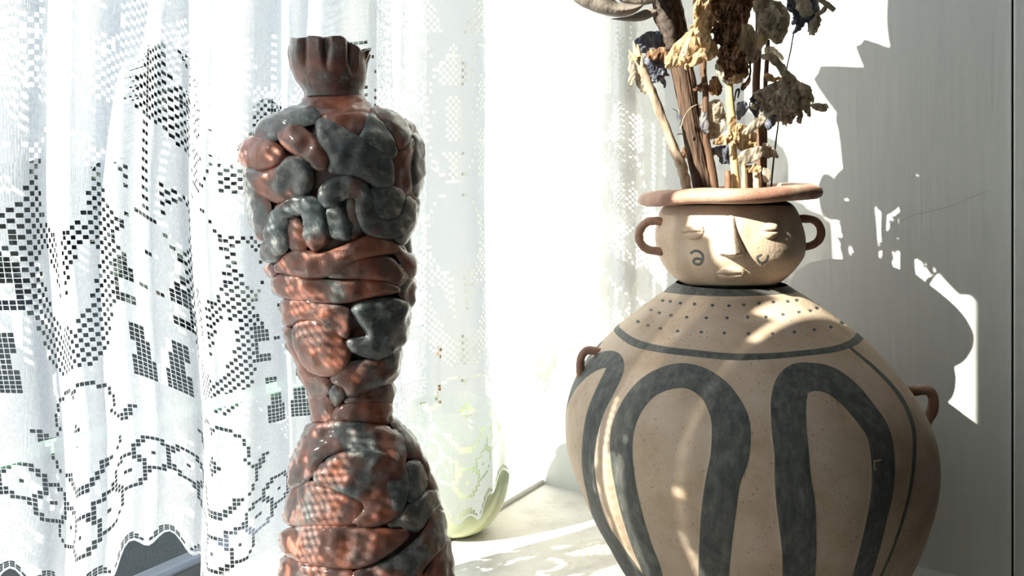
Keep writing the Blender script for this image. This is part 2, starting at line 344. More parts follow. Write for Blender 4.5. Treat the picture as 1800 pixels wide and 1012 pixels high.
# ------------------------------------------------------------------ lace
DEBUG = False
PIT = 0.0036; PER = 41
def lace_pattern(ncol, nrow, c0):
    """True = open hole. columns from the free edge, rows from the hem up; motif centres at c0 + k*PER"""
    ci, ri = np.meshgrid(np.arange(ncol), np.arange(nrow))
    dx = (ci - c0 + PER / 2) % PER - PER / 2; r = ri.astype(float)
    cosw = (1 - np.cos(2 * PI * dx / PER)) / 2
    op = np.zeros(r.shape, bool); chk = (ci + ri) % 2 == 0
    # ring flowers strung along the scallop
    xs = np.linspace(-PER / 2, PER / 2, 400); yc = 12 + 13 * (1 - np.cos(2 * PI * xs / PER)) / 2
    arc = np.concatenate([[0], np.cumsum(np.hypot(np.diff(xs), np.diff(yc)))]); n = 7
    for k in range(n):
        a = arc[-1] * (k + 0.5) / n; fx = np.interp(a, arc, xs); fy = np.interp(a, arc, yc)
        for sh in (-PER, 0, PER):
            d = np.hypot((dx - fx - sh), (r - fy)); op |= np.abs(d - 4.0) < 0.62; op |= d < 0.6
            op[(d < 3.3) & (d >= 0.6)] = False
    low = 20.5 + 19 * cosw
    # crescent of open net
    th = 7.5 * np.clip(1 - (dx / 15.5) ** 2, 0, 1)
    fl = np.zeros(r.shape, bool); fo = np.zeros(r.shape, bool)
    for k in range(5):
        g = PI / 2 + 2 * PI * k / 5 + PI / 5; px, py = 6.2 * np.cos(g), 33 + 6.2 * np.sin(g)
        d = np.hypot(dx - px, r - py); fl |= d < 4.6; fo |= d < 5.5
    net = (r > low) & (r < low + th) & (np.abs(dx) < 15)
    op |= (net & ~fl)
    op |= fo & ~fl & (np.abs(dx) < 15)
    op[fl] = False
    cd = np.hypot(dx, r - 33); op |= (cd < 2.2) & (cd > 1.0)
    rest = (r > low + th + 1) & (r < 43) & (np.abs(dx) < 13) & ~fo
    op |= rest & (np.abs(r - 41 - 0.12 * dx ** 2) < 0.7)
    up = r - 46
    # U of chequered net with the tulip stems
    ubot = 46 + 30 * np.clip(np.abs(dx) / 15.5, 0, 1) ** 3.4
    U = (r > ubot) & (r < 76) & (np.abs(dx) < 14.5)
    stem = (np.abs(dx) < 1.3 + 0.9 * np.clip((r - 58) / 10, -1, 2)) & (r > 55)
    for sg in (-1, 1):
        t = np.clip((r - 54) / 22, 0, 1); stem |= (np.abs(dx - sg * (2 + 7.5 * t)) < 2.4 * np.sin(PI * np.clip(t * 0.9 + 0.08, 0, 1))) & (r > 54)
    op |= U & chk & ~stem
    op |= U & stem & (np.abs(np.abs(dx) - 1.8) < 0.5) & (r > 64) & (ri % 2 == 0)
    # tulip head
    e = ((dx) / 8.2) ** 2 + ((r - 85) / 11.5) ** 2
    sidenet = (r > 70) & (r < 92) & (np.abs(dx) > 7) & (np.abs(dx) < 17) & (e > 1.15)
    leaf = ((np.abs(dx) - 13.5 + (r - 84) * 0.25) / 2.6) ** 2 + ((r - 84) / 6.5) ** 2 < 1
    op |= sidenet & chk & ~leaf & (dx > -17)
    op[e < 1] = False; op |= (e >= 1) & (e < 1.2) & (ri % 2 == 0)
    # between the motifs: net blocks, six-petalled flower, upright rib
    ax = PER / 2 - np.abs(dx)
    op |= (ax < 8) & (ax > 3.5) & (r > 60) & (r < 70) & ~((ax < 6.6) & (ax > 4.2) & (r > 62) & (r < 66))
    op |= (ax < 6) & (ax > 0.8) & (r > 44) & (r < 50)
    op |= (ax < 5 + 0.2 * (r - 50)) & (ax > 1.5 + 0.3 * (r - 50)) & (r >= 50) & (r < 57)
    f6 = np.zeros(r.shape, bool); o6 = np.zeros(r.shape, bool)
    for k in range(6):
        g = 2 * PI * k / 6; d = np.hypot(ax - 4.2 * np.cos(g) * 0.9, r - 74 - 5 * np.sin(g)); f6 |= d < 3; o6 |= d < 3.8
    op |= o6 & ~f6 & (ri % 2 == 0); op[f6] = False
    op |= (ax < 0.6) & (ri % 2 == 0) & (r > 80)
    # upper tier: tall petals and leaf sprays
    R2 = (r - 97) % 62 + 97
    for ox, oy, rx, ry in ((0, 118, 8, 18), (10.5, 126, 5, 14), (-10.5, 126, 5, 14)):
        e2 = ((dx - ox) / rx) ** 2 + ((R2 - oy) / ry) ** 2
        op |= (e2 > 0.9) & (e2 < 1.12) & (r > 97) & (ri % 2 == 0)
        op |= (e2 < 0.14) & chk & (r > 97)
    spr = (R2 > 101) & (R2 < 116) & (np.abs(dx) > 8.5) & (np.abs(dx) < 16 - (R2 - 108) ** 2 * 0.06) & (r > 97)
    op |= spr & chk
    spr = (R2 > 142) & (R2 < 156) & (np.abs(dx) < 15) & (np.abs(dx) > 3 + (R2 - 142) * 0.4) & (r > 97)
    op |= spr & chk
    # hem: small scallops with little triangles of holes
    hx = (ci - c0 + 4.0) % 8 - 4.0
    h = r + 0.5
    op |= (h > 0.9) & (h < 4.4) & (np.abs(hx) < (4.9 - h) * 0.9)
    op |= (r > 99) & (r < 134) & (ax < 6.5) & chk & (((R2 - 97) % 31) > 6)
    op |= (r > 99) & (np.abs(dx) < 3 + 2 * np.sin(R2 * 0.35)) & (((R2 - 97) % 31) < 12) & chk
    op[r > np.where(ci < 60, 156, 140)] = False              # plain heading weave made up to keep sun off the wall and jar
    return op, r >= 0
def lace_panel(name, label, path, z_hem, nrow, c0, wave, top_in=0.0, group=None, z_top=None):
    """path: rough line in the sill plane (u, s) from the free edge; wave(u, z) adds folds"""
    fine = catmull(path, 40); L = np.concatenate([[0], np.cumsum(np.linalg.norm(np.diff(fine, axis=0), axis=1))])
    # lengthen for the folds
    w0 = np.array([wave(L[i], 0.2) for i in range(len(L))]); L2 = np.concatenate([[0], np.cumsum(np.hypot(np.diff(L), np.diff(w0)))])
    ncol = int(L2[-1] / PIT)
    op, pres = lace_pattern(ncol, nrow, c0)
    lx = np.array([[i, i + 0.15] for i in range(ncol)]).ravel(); lx = np.append(lx, ncol)
    lz = np.array([[i, i + 0.15] for i in range(nrow)]).ravel(); lz = np.append(lz, nrow)
    a = lx * PIT; l = np.interp(a, L2, L); fu = np.interp(l, L, fine[:, 0]); fs = np.interp(l, L, fine[:, 1])
    du = np.gradient(fu, l); ds = np.gradient(fs, l); nn = np.hypot(du, ds); nu, ns = -ds / nn, du / nn
    zh = np.array([z_hem(x) for x in fu])
    cc = lx - c0; cw = (1 - np.cos(2 * PI * cc / PER)) / 2
    rise = 10 * cw[None, :] * np.clip(1 - lz[:, None] / 48, 0, 1) + 1.5 * (1 + np.cos(2 * PI * cc / 8))[None, :] * np.clip(1 - lz[:, None] / 7, 0, 1)
    Z = zh[None, :] + (lz[:, None] + rise) * PIT
    Wv = wave(l[None, :], Z)
    if DEBUG: print('PX', name, [(int(i // 2), int(900 + F * (KX + WX * fs[i] + DX * fu[i]) / (KY + WY * fs[i] + DY * fu[i]))) for i in range(0, len(lx), 16)])
    topf = smoothstep(0.15, 0.42, Z) * top_in
    U = fu[None, :] + Wv * nu[None, :] + topf; S = fs[None, :] + Wv * ns[None, :]
    # real cloth is never perfectly regular
    X = KX + WX * S + DX * U; Y = KY + WY * S + DY * U
    H, Wd = Z.shape; idx = np.arange(H * Wd).reshape(H, Wd)
    keep = np.ones((H - 1, Wd - 1), bool)
    pr = np.repeat(np.repeat(pres, 2, 0), 2, 1); keep &= pr
    if z_top is not None: keep &= (Z[:-1, :-1] <= np.array([z_top(x) for x in fu])[None, :-1])
    keep[1::2, 1::2] &= ~op
    j, i = np.nonzero(keep)
    quads = np.stack([idx[j, i], idx[j, i + 1], idx[j + 1, i + 1], idx[j + 1, i]], 1)
    used = np.unique(quads); remap = np.zeros(H * Wd, np.int64); remap[used] = np.arange(len(used)); quads = remap[quads]
    base = np.array(P(float(fu.mean()), float(fs.mean()), float(zh.min())))
    co = np.stack([X.ravel(), Y.ravel(), Z.ravel()], 1)[used] - base
    me = bpy.data.meshes.new(name); me.vertices.add(len(co)); me.vertices.foreach_set('co', co.ravel().astype(np.float32))
    me.loops.add(quads.size); me.loops.foreach_set('vertex_index', quads.ravel().astype(np.int32))
    me.polygons.add(len(quads)); me.polygons.foreach_set('loop_start', np.arange(0, quads.size, 4, dtype=np.int32)); me.polygons.foreach_set('loop_total', np.full(len(quads), 4, np.int32))
    me.polygons.foreach_set('use_smooth', np.ones(len(quads), bool)); me.update(); me.validate()
    at_ = me.attributes.new('cell_u', 'FLOAT', 'POINT'); at_.data.foreach_set('value', np.tile(lx, H)[used].astype(np.float32))
    me.materials.append(M['lace'])
    o = bpy.data.objects.new(name, me); C.objects.link(o); o.location = base
    return tag(o, label, 'curtain', group)
def wave_main(l, z):
    l = np.asarray(l); k = smoothstep(0.14, 0.32, l) + 0.35
    return k * (0.0085 * np.sin(2 * PI * l / 0.105 + 0.8 * np.sin(4 * z)) + 0.005 * np.sin(2 * PI * l / 0.062 + 5 * z + 1.3) + 0.0016 * np.sin(2 * PI * l / 0.031 + 9 * z)) + smoothstep(0.80, 0.90, l) * 0.022 * np.sin(2 * PI * l / 0.036 + 1.5 * z)  # last term: tight unseen gathers, added to thin the sunlight
main_path = [(0.150, 0.018), (0.163, 0.048), (0.195, 0.064), (0.25, 0.055), (0.33, 0.015), (0.45, -0.018), (0.60, -0.022), (0.75, -0.015), (0.93, -0.01), (1.055, -0.005)]
lace_panel('lace_curtain', 'wide white filet lace curtain with tulip motifs hanging behind the clay figure', main_path,
           lambda u: 0.045 + -0.018 * smoothstep(0.24, 0.42, u) + 0.072 * smoothstep(0.47, 0.60, u), 290, 37, wave_main, 0.022, z_top=lambda u: 1.05 - 0.33 * (u - 0.15))  # unseen top edge slopes, shaped to shade the upper wall and jar face
def wave_side(l, z):
    l = np.asarray(l); return 0.004 * np.sin(2 * PI * l / 0.05 + 3 * z) + 0.0015 * np.sin(2 * PI * l / 0.021 - 6 * z)
lace_panel('lace_curtain', 'narrow white lace curtain hanging flat against the side wall in the corner', [(0.065, -0.045), (0.05, -0.01), (0.030, 0.035), (0.018, 0.08), (0.014, 0.128)],
           lambda u: 0.175 - 0.4 * (u - 0.014), 150, 3, wave_side, 0.0)

# ------------------------------------------------------------------ green vase on the ledge
def lathe(cx, cy, prof, n=96):
    V = []; Fc = []
    for r, z in prof:
        for k in range(n): g = 2 * PI * k / n; V.append((cx + r * math.cos(g), cy + r * math.sin(g), z))
    for i in range(len(prof) - 1):
        for k in range(n): Fc.append((i * n + k, i * n + (k + 1) % n, (i + 1) * n + (k + 1) % n, (i + 1) * n + k))
    return V, Fc
VX, VY = -0.0687, 0.967
vz = thing('glass_vase', 'round pale green glass vase behind the hem of the lace curtain', 'vase', (VX, VY, 0))
outer = catmull([(0.0, 0.0005), (0.026, 0.001), (0.046, 0.012), (0.060, 0.035), (0.0665, 0.066), (0.065, 0.095), (0.058, 0.122), (0.050, 0.139), (0.0495, 0.147)], 6)
inner = [(max(r - 0.003, 0), max(z, 0.005)) for r, z in outer[::-1]]
v, f = lathe(VX, VY, [tuple(p) for p in outer] + [(0.048, 0.149)] + inner[1:]); mk('bowl', v, f, M['green_glass'], vz)
pl = thing('plant_cutting', 'brown stem with a yellow leaf standing in the green glass vase', 'plant', (VX - 0.015, VY, 0.01))
v, f = tube(catmull([(VX + 0.012, VY, 0.008), (VX - 0.005, VY, 0.09), (VX - 0.017, VY - 0.004, 0.17), (VX - 0.016, VY - 0.004, 0.215)], 5), 0.0032, 8); mk('stem', v, f, M['stem_brown'], pl)
out = catmull([(-0.005, 0.12), (-0.028, 0.128), (-0.048, 0.14), (-0.032, 0.152), (-0.012, 0.15)], 5, True)
V2, F2, d2 = fill_poly(out, 0.004)
mk('leaf', [(VX + p[0], VY - 0.02 + 12 * (p[0] + 0.02) ** 2, p[1]) for p in V2], F2, M['yellow_leaf'], pl)

# ------------------------------------------------------------------ painted clay jar with a face
JY = 0.77; JK = JY / F
def jz(y): return EYE + (HZ - y) * JK
def jx(x): return (x - 900) * JK
jar = thing('clay_jar', 'round-bellied painted clay jar with a face and dark looped stripes by the wall', 'jar', (jx(1318), JY, 0))
jp = np.array([  # row, left edge, right edge
    (497, 1188, 1378), (506, 1176, 1392), (520, 1158, 1416), (545, 1124, 1453), (575, 1086, 1494), (605, 1056, 1527), (640, 1024, 1558), (680, 1000, 1588),
    (720, 989, 1608), (755, 987, 1619), (790, 990, 1623), (830, 1001, 1619), (870, 1018, 1609), (910, 1038, 1597), (950, 1062, 1582), (985, 1082, 1568),
    (1012, 1099, 1557), (1045, 1122, 1540), (1070, 1140, 1522), (1082, 1160, 1504)], float)
body = catmull(jp, 18)
th_f = np.linspace(-1.85, 1.85, 600); th_b = np.linspace(1.85, 2 * PI - 1.85, 90)[1:-1]; TH = np.concatenate([th_f, th_b]); nT = len(TH)
zs = np.array([jz(y) for y in body[:, 0]]); cxs = jx((body[:, 1] + body[:, 2]) / 2); Rs = (body[:, 2] - body[:, 1]) / 2 * JK * 0.978
zs = np.maximum(zs, 0.0); order = np.arange(len(zs))
def ring_surface(zs, cxs, Rs, wob=0.0012, sd=0.0):
    X = cxs[:, None] + Rs[:, None] * np.sin(TH)[None, :]; Yc = JY - Rs[:, None] * np.cos(TH)[None, :]; Z = np.repeat(zs[:, None], nT, 1)
    W = wob * (np.sin(3 * TH[None, :] + 14 * Z + sd) * 0.6 + np.sin(7 * TH[None, :] - 40 * Z + sd) * 0.25 + 0.3 * np.sin(60 * Z + 2 * TH[None, :]))
    return X + W * np.sin(TH), Yc - W * np.cos(TH), Z
def ring_faces(nr):
    i, k = np.meshgrid(np.arange(nr - 1), np.arange(nT), indexing='ij'); k2 = (k + 1) % nT
    return np.stack([(i + 1) * nT + k, (i + 1) * nT + k2, i * nT + k2, i * nT + k], -1).reshape(-1, 4)
def project(X, Y, Z): return np.stack([900 + F * X / Y, HZ - F * (Z - EYE) / Y], -1)
X, Yv, Z = ring_surface(zs, cxs, Rs)
# painted slip and pricked dots, laid out on the front and repeated on the back of the belly
front = np.cos(TH)[None, :] > -0.05; Yq = np.where(front, Yv, 2 * JY - Yv)
Q = project(X, Yq, Z).reshape(-1, 2)
paint = np.zeros(len(Q)); dimple = np.zeros(len(Q))
s7 = 2.1446
def cpx(pts): return [(960 + a / s7, 540 + b / s7, c / s7) for a, b, c in pts]
strokes = [
    cpx([(410, 1040, 35), (395, 980, 36), (355, 880, 38), (305, 700, 40), (283, 520, 43), (310, 400, 42), (380, 305, 42), (470, 262, 46), (550, 262, 48), (625, 305, 54), (672, 370, 64), (697, 450, 73), (692, 560, 73), (668, 650, 66), (652, 760, 66), (640, 880, 62), (632, 1012, 58), (628, 1150, 54)]),
    cpx([(948, 1150, 58), (952, 1012, 62), (953, 900, 66), (942, 750, 73), (930, 650, 69), (925, 550, 65), (915, 450, 66), (915, 340, 67), (942, 280, 66), (1000, 262, 54), (1070, 275, 50), (1140, 325, 48), (1200, 395, 46), (1250, 470, 45), (1268, 560, 45), (1268, 680, 42), (1245, 800, 38), (1222, 900, 37), (1190, 1012, 35), (1160, 1110, 32)]),
    cpx([(66, 420, 4), (78, 360, 7), (105, 295, 13), (155, 235, 22), (210, 200, 30), (255, 200, 34), (258, 240, 34), (225, 310, 34), (185, 400, 31), (165, 500, 27), (160, 600, 24), (180, 720, 22), (215, 830, 24), (270, 920, 28), (340, 1020, 28), (400, 1110, 26)]),
    cpx([(1150, 155, 5), (1250, 240, 7), (1330, 330, 8), (1375, 420, 8), (1388, 500, 7), (1382, 620, 7), (1360, 740, 6), (1310, 900, 5), (1240, 1060, 4)]),
    cpx([(255, 60, 10), (275, 92, 14), (335, 133, 15), (430, 157, 13), (560, 173, 13), (700, 186, 13), (830, 184, 12), (950, 174, 11), (1080, 158, 12), (1150, 135, 14), (1182, 108, 17), (1180, 80, 8)])]
for st in strokes:
    st = catmull(st, 4); d, bi = seg_dist(Q, st, False); hw = np.interp(bi, np.arange(len(st)), st[:, 2])
    paint = np.maximum(paint, np.clip((hw - d) / 4.0 + 0.5, 0, 1))
paint = np.maximum(paint, np.clip((521 - 0.0011 * (Q[:, 0] - 1285) ** 2 * 0.5 - Q[:, 1]) / 3 + 0.5, 0, 1))
dots = [(345, 53), (383, 68), (430, 80), (495, 90), (585, 93), (672, 97), (764, 100), (855, 100), (937, 93), (1013, 85), (1075, 75), (1120, 60)]
dots = [(960 + a / s7, 540 + b / s7) for a, b in dots]
dots += [(1080 + a / 3.3725, 300 + b / 3.3725) for a, b in [(285, 770), (330, 775), (390, 785), (475, 790), (582, 797), (680, 800), (770, 795), (862, 785), (945, 778), (1032, 775), (1085, 768), (215, 825), (265, 842), (335, 857), (428, 868), (545, 872), (668, 872), (792, 868), (900, 867), (1002, 852), (1098, 838), (1165, 830), (1205, 815), (140, 895)]]
for dx_, dy_ in dots:
    k = np.nonzero((np.abs(Q[:, 0] - dx_) < 8) & (np.abs(Q[:, 1] - dy_) < 8))[0]
    d = np.hypot(Q[k, 0] - dx_, (Q[k, 1] - dy_) * 1.25); paint[k] = np.maximum(paint[k], np.clip((3.4 - d) / 2 + 0.5, 0, 1)); dimple[k] = np.maximum(dimple[k], np.exp(-(d / 3.0) ** 2))
# a chalk scratch on the dark stripe
ck = np.array([(1537, 826), (1536, 809), (1548, 809)], float); d, _ = seg_dist(Q, ck, False); paint[d < 1.3] = 0.0
rad = np.stack([np.sin(TH), -np.cos(TH)], 0); rough_ = (0.0004 * np.sin(Q[:, 0] * 0.9) * np.sin(Q[:, 1] * 1.3)).reshape(X.shape) * 0
dd = (dimple * 0.0016).reshape(X.shape) - paint.reshape(X.shape) * 0.0004
Xd = X - dd * rad[0]; Yd = Yv + dd * rad[1] * -1
verts = np.stack([Xd, Yd, Z], -1).reshape(-1, 3); faces = ring_faces(len(zs)).tolist()
verts = np.vstack([verts, [[cxs[-1], JY, zs[-1]]]]); nb = (len(zs) - 1) * nT
faces += [(nb + (k + 1) % nT, nb + k, len(verts) - 1) for k in range(nT)]
mk('belly', verts, faces, M['clay'], jar, attrs={'paint': np.append(paint, 0)})

# head
hp = np.array([(352, 1188, 1376), (359, 1172, 1389), (372, 1162, 1398), (389, 1156, 1404), (405, 1153, 1409), (419, 1152.5, 1411), (434, 1154, 1411), (448, 1158, 1408), (466, 1167, 1396), (480, 1178, 1383), (490, 1189, 1371), (498, 1202, 1358), (503, 1214, 1346)], float)
head = catmull(hp, 11); hz_ = np.array([jz(y) for y in head[:, 0]]); hcx = jx((head[:, 1] + head[:, 2]) / 2); hR = (head[:, 2] - head[:, 1]) / 2 * JK * 0.99
X, Yv, Z = ring_surface(hz_, hcx, hR, 0.0008, 2.0); Q = project(X, Yv, Z).reshape(-1, 2); fr = np.tile(np.cos(TH) > 0, len(hz_))
paint = np.zeros(len(Q))
c5 = 3.3725
for st in ([(455, 488), (475, 475), (505, 480), (525, 505), (520, 540), (500, 556), (475, 548), (470, 530), (490, 520), (512, 525)], [(912, 505), (900, 535), (875, 548), (855, 535), (848, 512), (870, 500)]):
    st = catmull([(1080 + a / c5, 300 + b / c5) for a, b in st], 5); d, _ = seg_dist(Q, st, False); paint = np.maximum(paint, np.clip((2.3 - d) / 2 + 0.5, 0, 1) * fr)
paint = np.maximum(paint, np.clip((361 - Q[:, 1]) / 3 + 0.5, 0, 1)); paint = np.maximum(paint, 0.9 * np.clip((Q[:, 1] - 501) / 3 + 0.5, 0, 1))
# brow and cheek relief: gently raised nose saddle, sunk eye sockets
rel = 0.0022 * np.exp(-(((Q[:, 0] - 1286) / 34) ** 2 + ((Q[:, 1] - 400) / 40) ** 2)) - 0.0010 * np.exp(-(((Q[:, 0] - 1252) / 16) ** 2 + ((Q[:, 1] - 405) / 18) ** 2)) - 0.001 * np.exp(-(((Q[:, 0] - 1322) / 14) ** 2 + ((Q[:, 1] - 412) / 18) ** 2))
rel = (rel * fr).reshape(X.shape)
verts = np.stack([X + rel * np.sin(TH), Yv - rel * np.cos(TH), Z], -1).reshape(-1, 3)
headf = ring_faces(len(hz_)).tolist()
mk('head', verts, headf, M['clay'], jar, attrs={'paint': paint})
def head_point(px, py, lift=0.0):
    """the spot on the head that lies under a given row and column"""
    Y = JY - 0.06
    for _ in range(12):
        z = EYE + (HZ - py) * Y / F; x = (px - 900) * Y / F
        R = np.interp(-z, -hz_, hR); cx = np.interp(-z, -hz_, hcx); q = np.clip((x - cx) / R, -0.98, 0.98); Y = JY - R * math.sqrt(1 - q * q)
    n = Vector((q, -math.sqrt(1 - q * q), 0)); return Vector((x, Y, z)) + n * lift
def relief(name, outline, lift, parent=None, mt='clay', sink=0.0015, power=0.5, step=2.0, grooves=(), peak=None):
    """a modelled pad of clay pressed on the head: its outline, how far it stands out, and slits cut into it"""
    poly = catmull(outline, 6, True); V2, F2, d = fill_poly(poly, step); dm = d.max()
    t = np.clip(d / dm, 0, 1); h = lift * (1 - (1 - t) ** 2) ** power
    if peak is not None: h = peak(V2, t) * np.minimum(1, t * 3)
    for g, hw, depth in grooves:
        gd, _ = seg_dist(V2, np.array(g, float), False); h = h - depth * np.exp(-(gd / hw) ** 2)
    h = np.where(d < 1e-6, -sink, h)
    return mk(name, [head_point(p[0], p[1], float(q)) for p, q in zip(V2, h)], F2, M[mt], parent or jar, attrs={'paint': np.zeros(len(V2))})
relief('eye', [(1199, 404), (1204, 395), (1218, 391), (1233, 393), (1238, 402), (1236, 412), (1228, 420), (1212, 421), (1202, 414)], 0.0042, grooves=[([(1200, 410), (1215, 407.5), (1233, 407)], 1.6, 0.0035)], step=1.6)
relief('eye', [(1336, 404), (1343, 393), (1356, 388), (1366, 392), (1368, 404), (1364, 416), (1350, 421), (1340, 415)], 0.0042, grooves=[([(1339, 405.5), (1352, 406), (1367, 405)], 1.6, 0.0035)], step=1.6)
def nose_h(V, t):
    k = np.clip((V[:, 1] - 372) / 74, 0, 1); c = 1285 + 2 * k; wd = 9 + 17 * k ** 1.6
    return (0.003 + 0.0125 * k ** 1.3) * np.clip(1.08 - (np.abs(V[:, 0] - c) / wd) ** 1.25, 0, 1) * np.clip((455 - V[:, 1]) / 10, 0.1, 1)
relief('nose', [(1277, 376), (1287, 373), (1296, 377), (1298, 395), (1303, 418), (1312, 440), (1310, 450), (1298, 452), (1286, 454), (1272, 451), (1262, 447), (1263, 436), (1271, 415), (1276, 395)], 0.01, peak=nose_h, step=1.8)
relief('mouth', [(1259, 480), (1268, 471), (1285, 468), (1303, 470), (1312, 479), (1306, 487), (1292, 493), (1275, 493), (1265, 488)], 0.0048, grooves=[([(1262, 481), (1280, 482.5), (1300, 481)], 1.6, 0.0032)], step=1.6)

# rim: a tilted flat ring with a rounded edge; only its hole shows dark
rim_c = Vector((jx(1280), JY, jz(339))); tilt = math.radians(2.6); Ro = 160 * JK * 0.985; Ri = 96 * JK
V = []; Fc = []; sec = [(Ri, -0.007), (Ro * 0.8, -0.0075), (Ro - 0.005, -0.0062), (Ro - 0.0012, -0.0036), (Ro, 0.0), (Ro - 0.0014, 0.0034), (Ro - 0.005, 0.0056), (Ro * 0.8, 0.006), (Ri + 0.003, 0.0052), (Ri, 0.002)]
nR = 160
for r, h in sec:
    for k in range(nR):
        g = 2 * PI * k / nR; wv = 0.0012 * math.sin(2 * g + 0.6) + 0.0007 * math.sin(5 * g); rr = r * (1 + (0.012 * math.sin(3 * g + 1) + 0.006 * math.sin(7 * g)) * (r / Ro))
        x, y = rr * math.cos(g), rr * math.sin(g); V.append(rim_c + Vector((x * math.cos(tilt), y, h + wv + x * math.sin(tilt) - 0.004 * (r - Ri) / (Ro - Ri) * (1 if math.cos(g) < 0 else 0.4) * abs(math.cos(g)))))
for i in range(len(sec)):
    for k in range(nR): Fc.append((i * nR + k, i * nR + (k + 1) % nR, ((i + 1) % len(sec)) * nR + (k + 1) % nR, ((i + 1) % len(sec)) * nR + k))
mk('rim', V, Fc, M['clay_red'], jar)
# throat inside the rim
v, f = lathe(rim_c.x, JY, [(Ri - 0.0005, rim_c.z), (Ri - 0.002, rim_c.z - 0.02), (Ri - 0.004, rim_c.z - 0.05), (0.001, rim_c.z - 0.06)], 64); mk('throat', v, f, M['clay_red'], jar)
def loop(name, pts, r, Y, dY=0.0):
    c = catmull(pts, 6); v, f = tube([at(p[0], p[1], Y + dY * math.sin(PI * i / (len(c) - 1))) for i, p in enumerate(c)], r, 14, True, 0.12, len(name) % 7)
    return mk(name, v, f, M['clay_red'], jar)
loop('ear', [(1166, 391), (1152, 388), (1135, 392), (1124, 407), (1125, 425), (1138, 438), (1164, 442)], 7.3 * JK, JY - 0.01)
loop('ear', [(1396, 386), (1415, 384), (1433, 388), (1443, 403), (1440, 421), (1424, 432), (1396, 434)], 7.0 * JK, JY - 0.01)
loop('handle', [(1062, 622), (1045, 616), (1030, 617), (1021, 630), (1020, 652), (1024, 680)], 7.5 * JK, JY)
loop('handle', [(1570, 686), (1598, 687), (1625, 685), (1639, 694), (1640, 718), (1628, 742), (1612, 768)], 9.0 * JK, JY)

# ------------------------------------------------------------------ glazed figure built of clay coils
SY = 0.62; SK = SY / F; DEP = 0.80
def sz(y): return EYE + (HZ - y) * SK
fig = thing('ceramic_figure', 'tall headless figure of wrapped clay coils in red and slate glaze before the lace curtain', 'sculpture', ((640 - 900) * SK, SY, 0))
sp_ = np.array([(150, 537, 643), (165, 535, 645), (178, 528, 655), (190, 505, 686), (200, 482, 708), (220, 452, 730), (250, 431, 745), (280, 428, 748), (330, 432, 743), (380, 440, 734), (420, 448, 733), (460, 463, 735), (490, 477, 731),
    (520, 485, 728), (560, 497, 722), (600, 505, 715), (640, 521, 705), (680, 537, 696), (715, 545, 692), (735, 546, 694), (780, 525, 736), (820, 512, 755), (860, 507, 770), (900, 500, 778), (940, 496, 790), (980, 494, 797), (1012, 492, 800),
    (1080, 488, 806), (1180, 486, 812), (1265, 486, 816)], float)
sprof = catmull(sp_, 8); s_z = np.array([sz(y) for y in sprof[:, 0]]); s_c = ((sprof[:, 1] + sprof[:, 2]) / 2 - 900) * SK; s_R = (sprof[:, 2] - sprof[:, 1]) / 2 * SK - 0.0022
def sR(z): return np.interp(-z, -s_z, s_R)
def sC(z): return np.interp(-z, -s_z, s_c)
def fig_surface(th, z):
    R = sR(z); x = sC(z) + R * np.sin(th); y = SY - DEP * R * np.cos(th)
    nx, ny = np.sin(th), -np.cos(th) / DEP; k = np.hypot(nx, ny); e = 0.004
    nzv = -(sR(z + e) - sR(z - e)) / (2 * e) * 0.8; nx, ny = nx / k, ny / k; q = np.sqrt(1 + nzv ** 2)
    return np.stack([x, y, z], -1), np.stack([nx / q, ny / q, nzv / q], -1)
def fig_ray(px, py):
    """picture point -> angle and height on the plain figure body; beyond the outline it wraps round the side"""
    Y = np.full(len(px), SY - 0.05)
    for _ in range(14):
        z = np.clip(EYE + (HZ - py) * Y / F, 0.0, 0.52); x = (px - 900) * Y / F
        q = (x - sC(z)) / sR(z); a = np.abs(q); th = np.where(a < 0.95, np.arcsin(np.clip(q, -0.95, 0.95)), np.sign(q) * (1.2532 + (a - 0.95) * 3.2)); th = np.clip(th, -2.4, 2.4)
        Y = 0.5 * Y + 0.5 * (SY - DEP * sR(z) * np.maximum(np.cos(th), -0.1))
    return th, z
# body: low wrapped bands all round, mostly hidden under the coils
nt_, nz_ = 150, 300; zz = np.linspace(sz(150), 0.0, nz_); tt = np.linspace(0, 2 * PI, nt_, endpoint=False); TT, ZZ = np.meshgrid(tt, zz)
pos, nor = fig_surface(TT, ZZ); ph = ZZ / 0.022 + 0.5 * np.sin(2 * TT + 9 * ZZ) + 0.35 * np.sin(3 * TT - 30 * ZZ)
bulge = np.sqrt(np.abs(np.sin(PI * ph))) * 0.0075 - 0.0065; back = 0.5 - 0.5 * np.cos(TT)
pos = pos + nor * (bulge * (0.35 + 0.65 * back) - 0.002 * (1 - back) - 0.004 * (1 - back))[..., None]
bf = [(i * nt_ + k, (i + 1) * nt_ + k, (i + 1) * nt_ + (k + 1) % nt_, i * nt_ + (k + 1) % nt_) for i in range(nz_ - 1) for k in range(nt_)]
bf.append(tuple(range(nt_))); bf.append(tuple((nz_ - 1) * nt_ + k for k in range(nt_ - 1, -1, -1)))
tone = 0.12 + 0.3 * np.floor(ph * 1.0) % 0.7 * back + 0.1 * (1 - back)
mk('body', pos.reshape(-1, 3), bf, M['glaze'], fig, attrs={'tone': tone.ravel()})
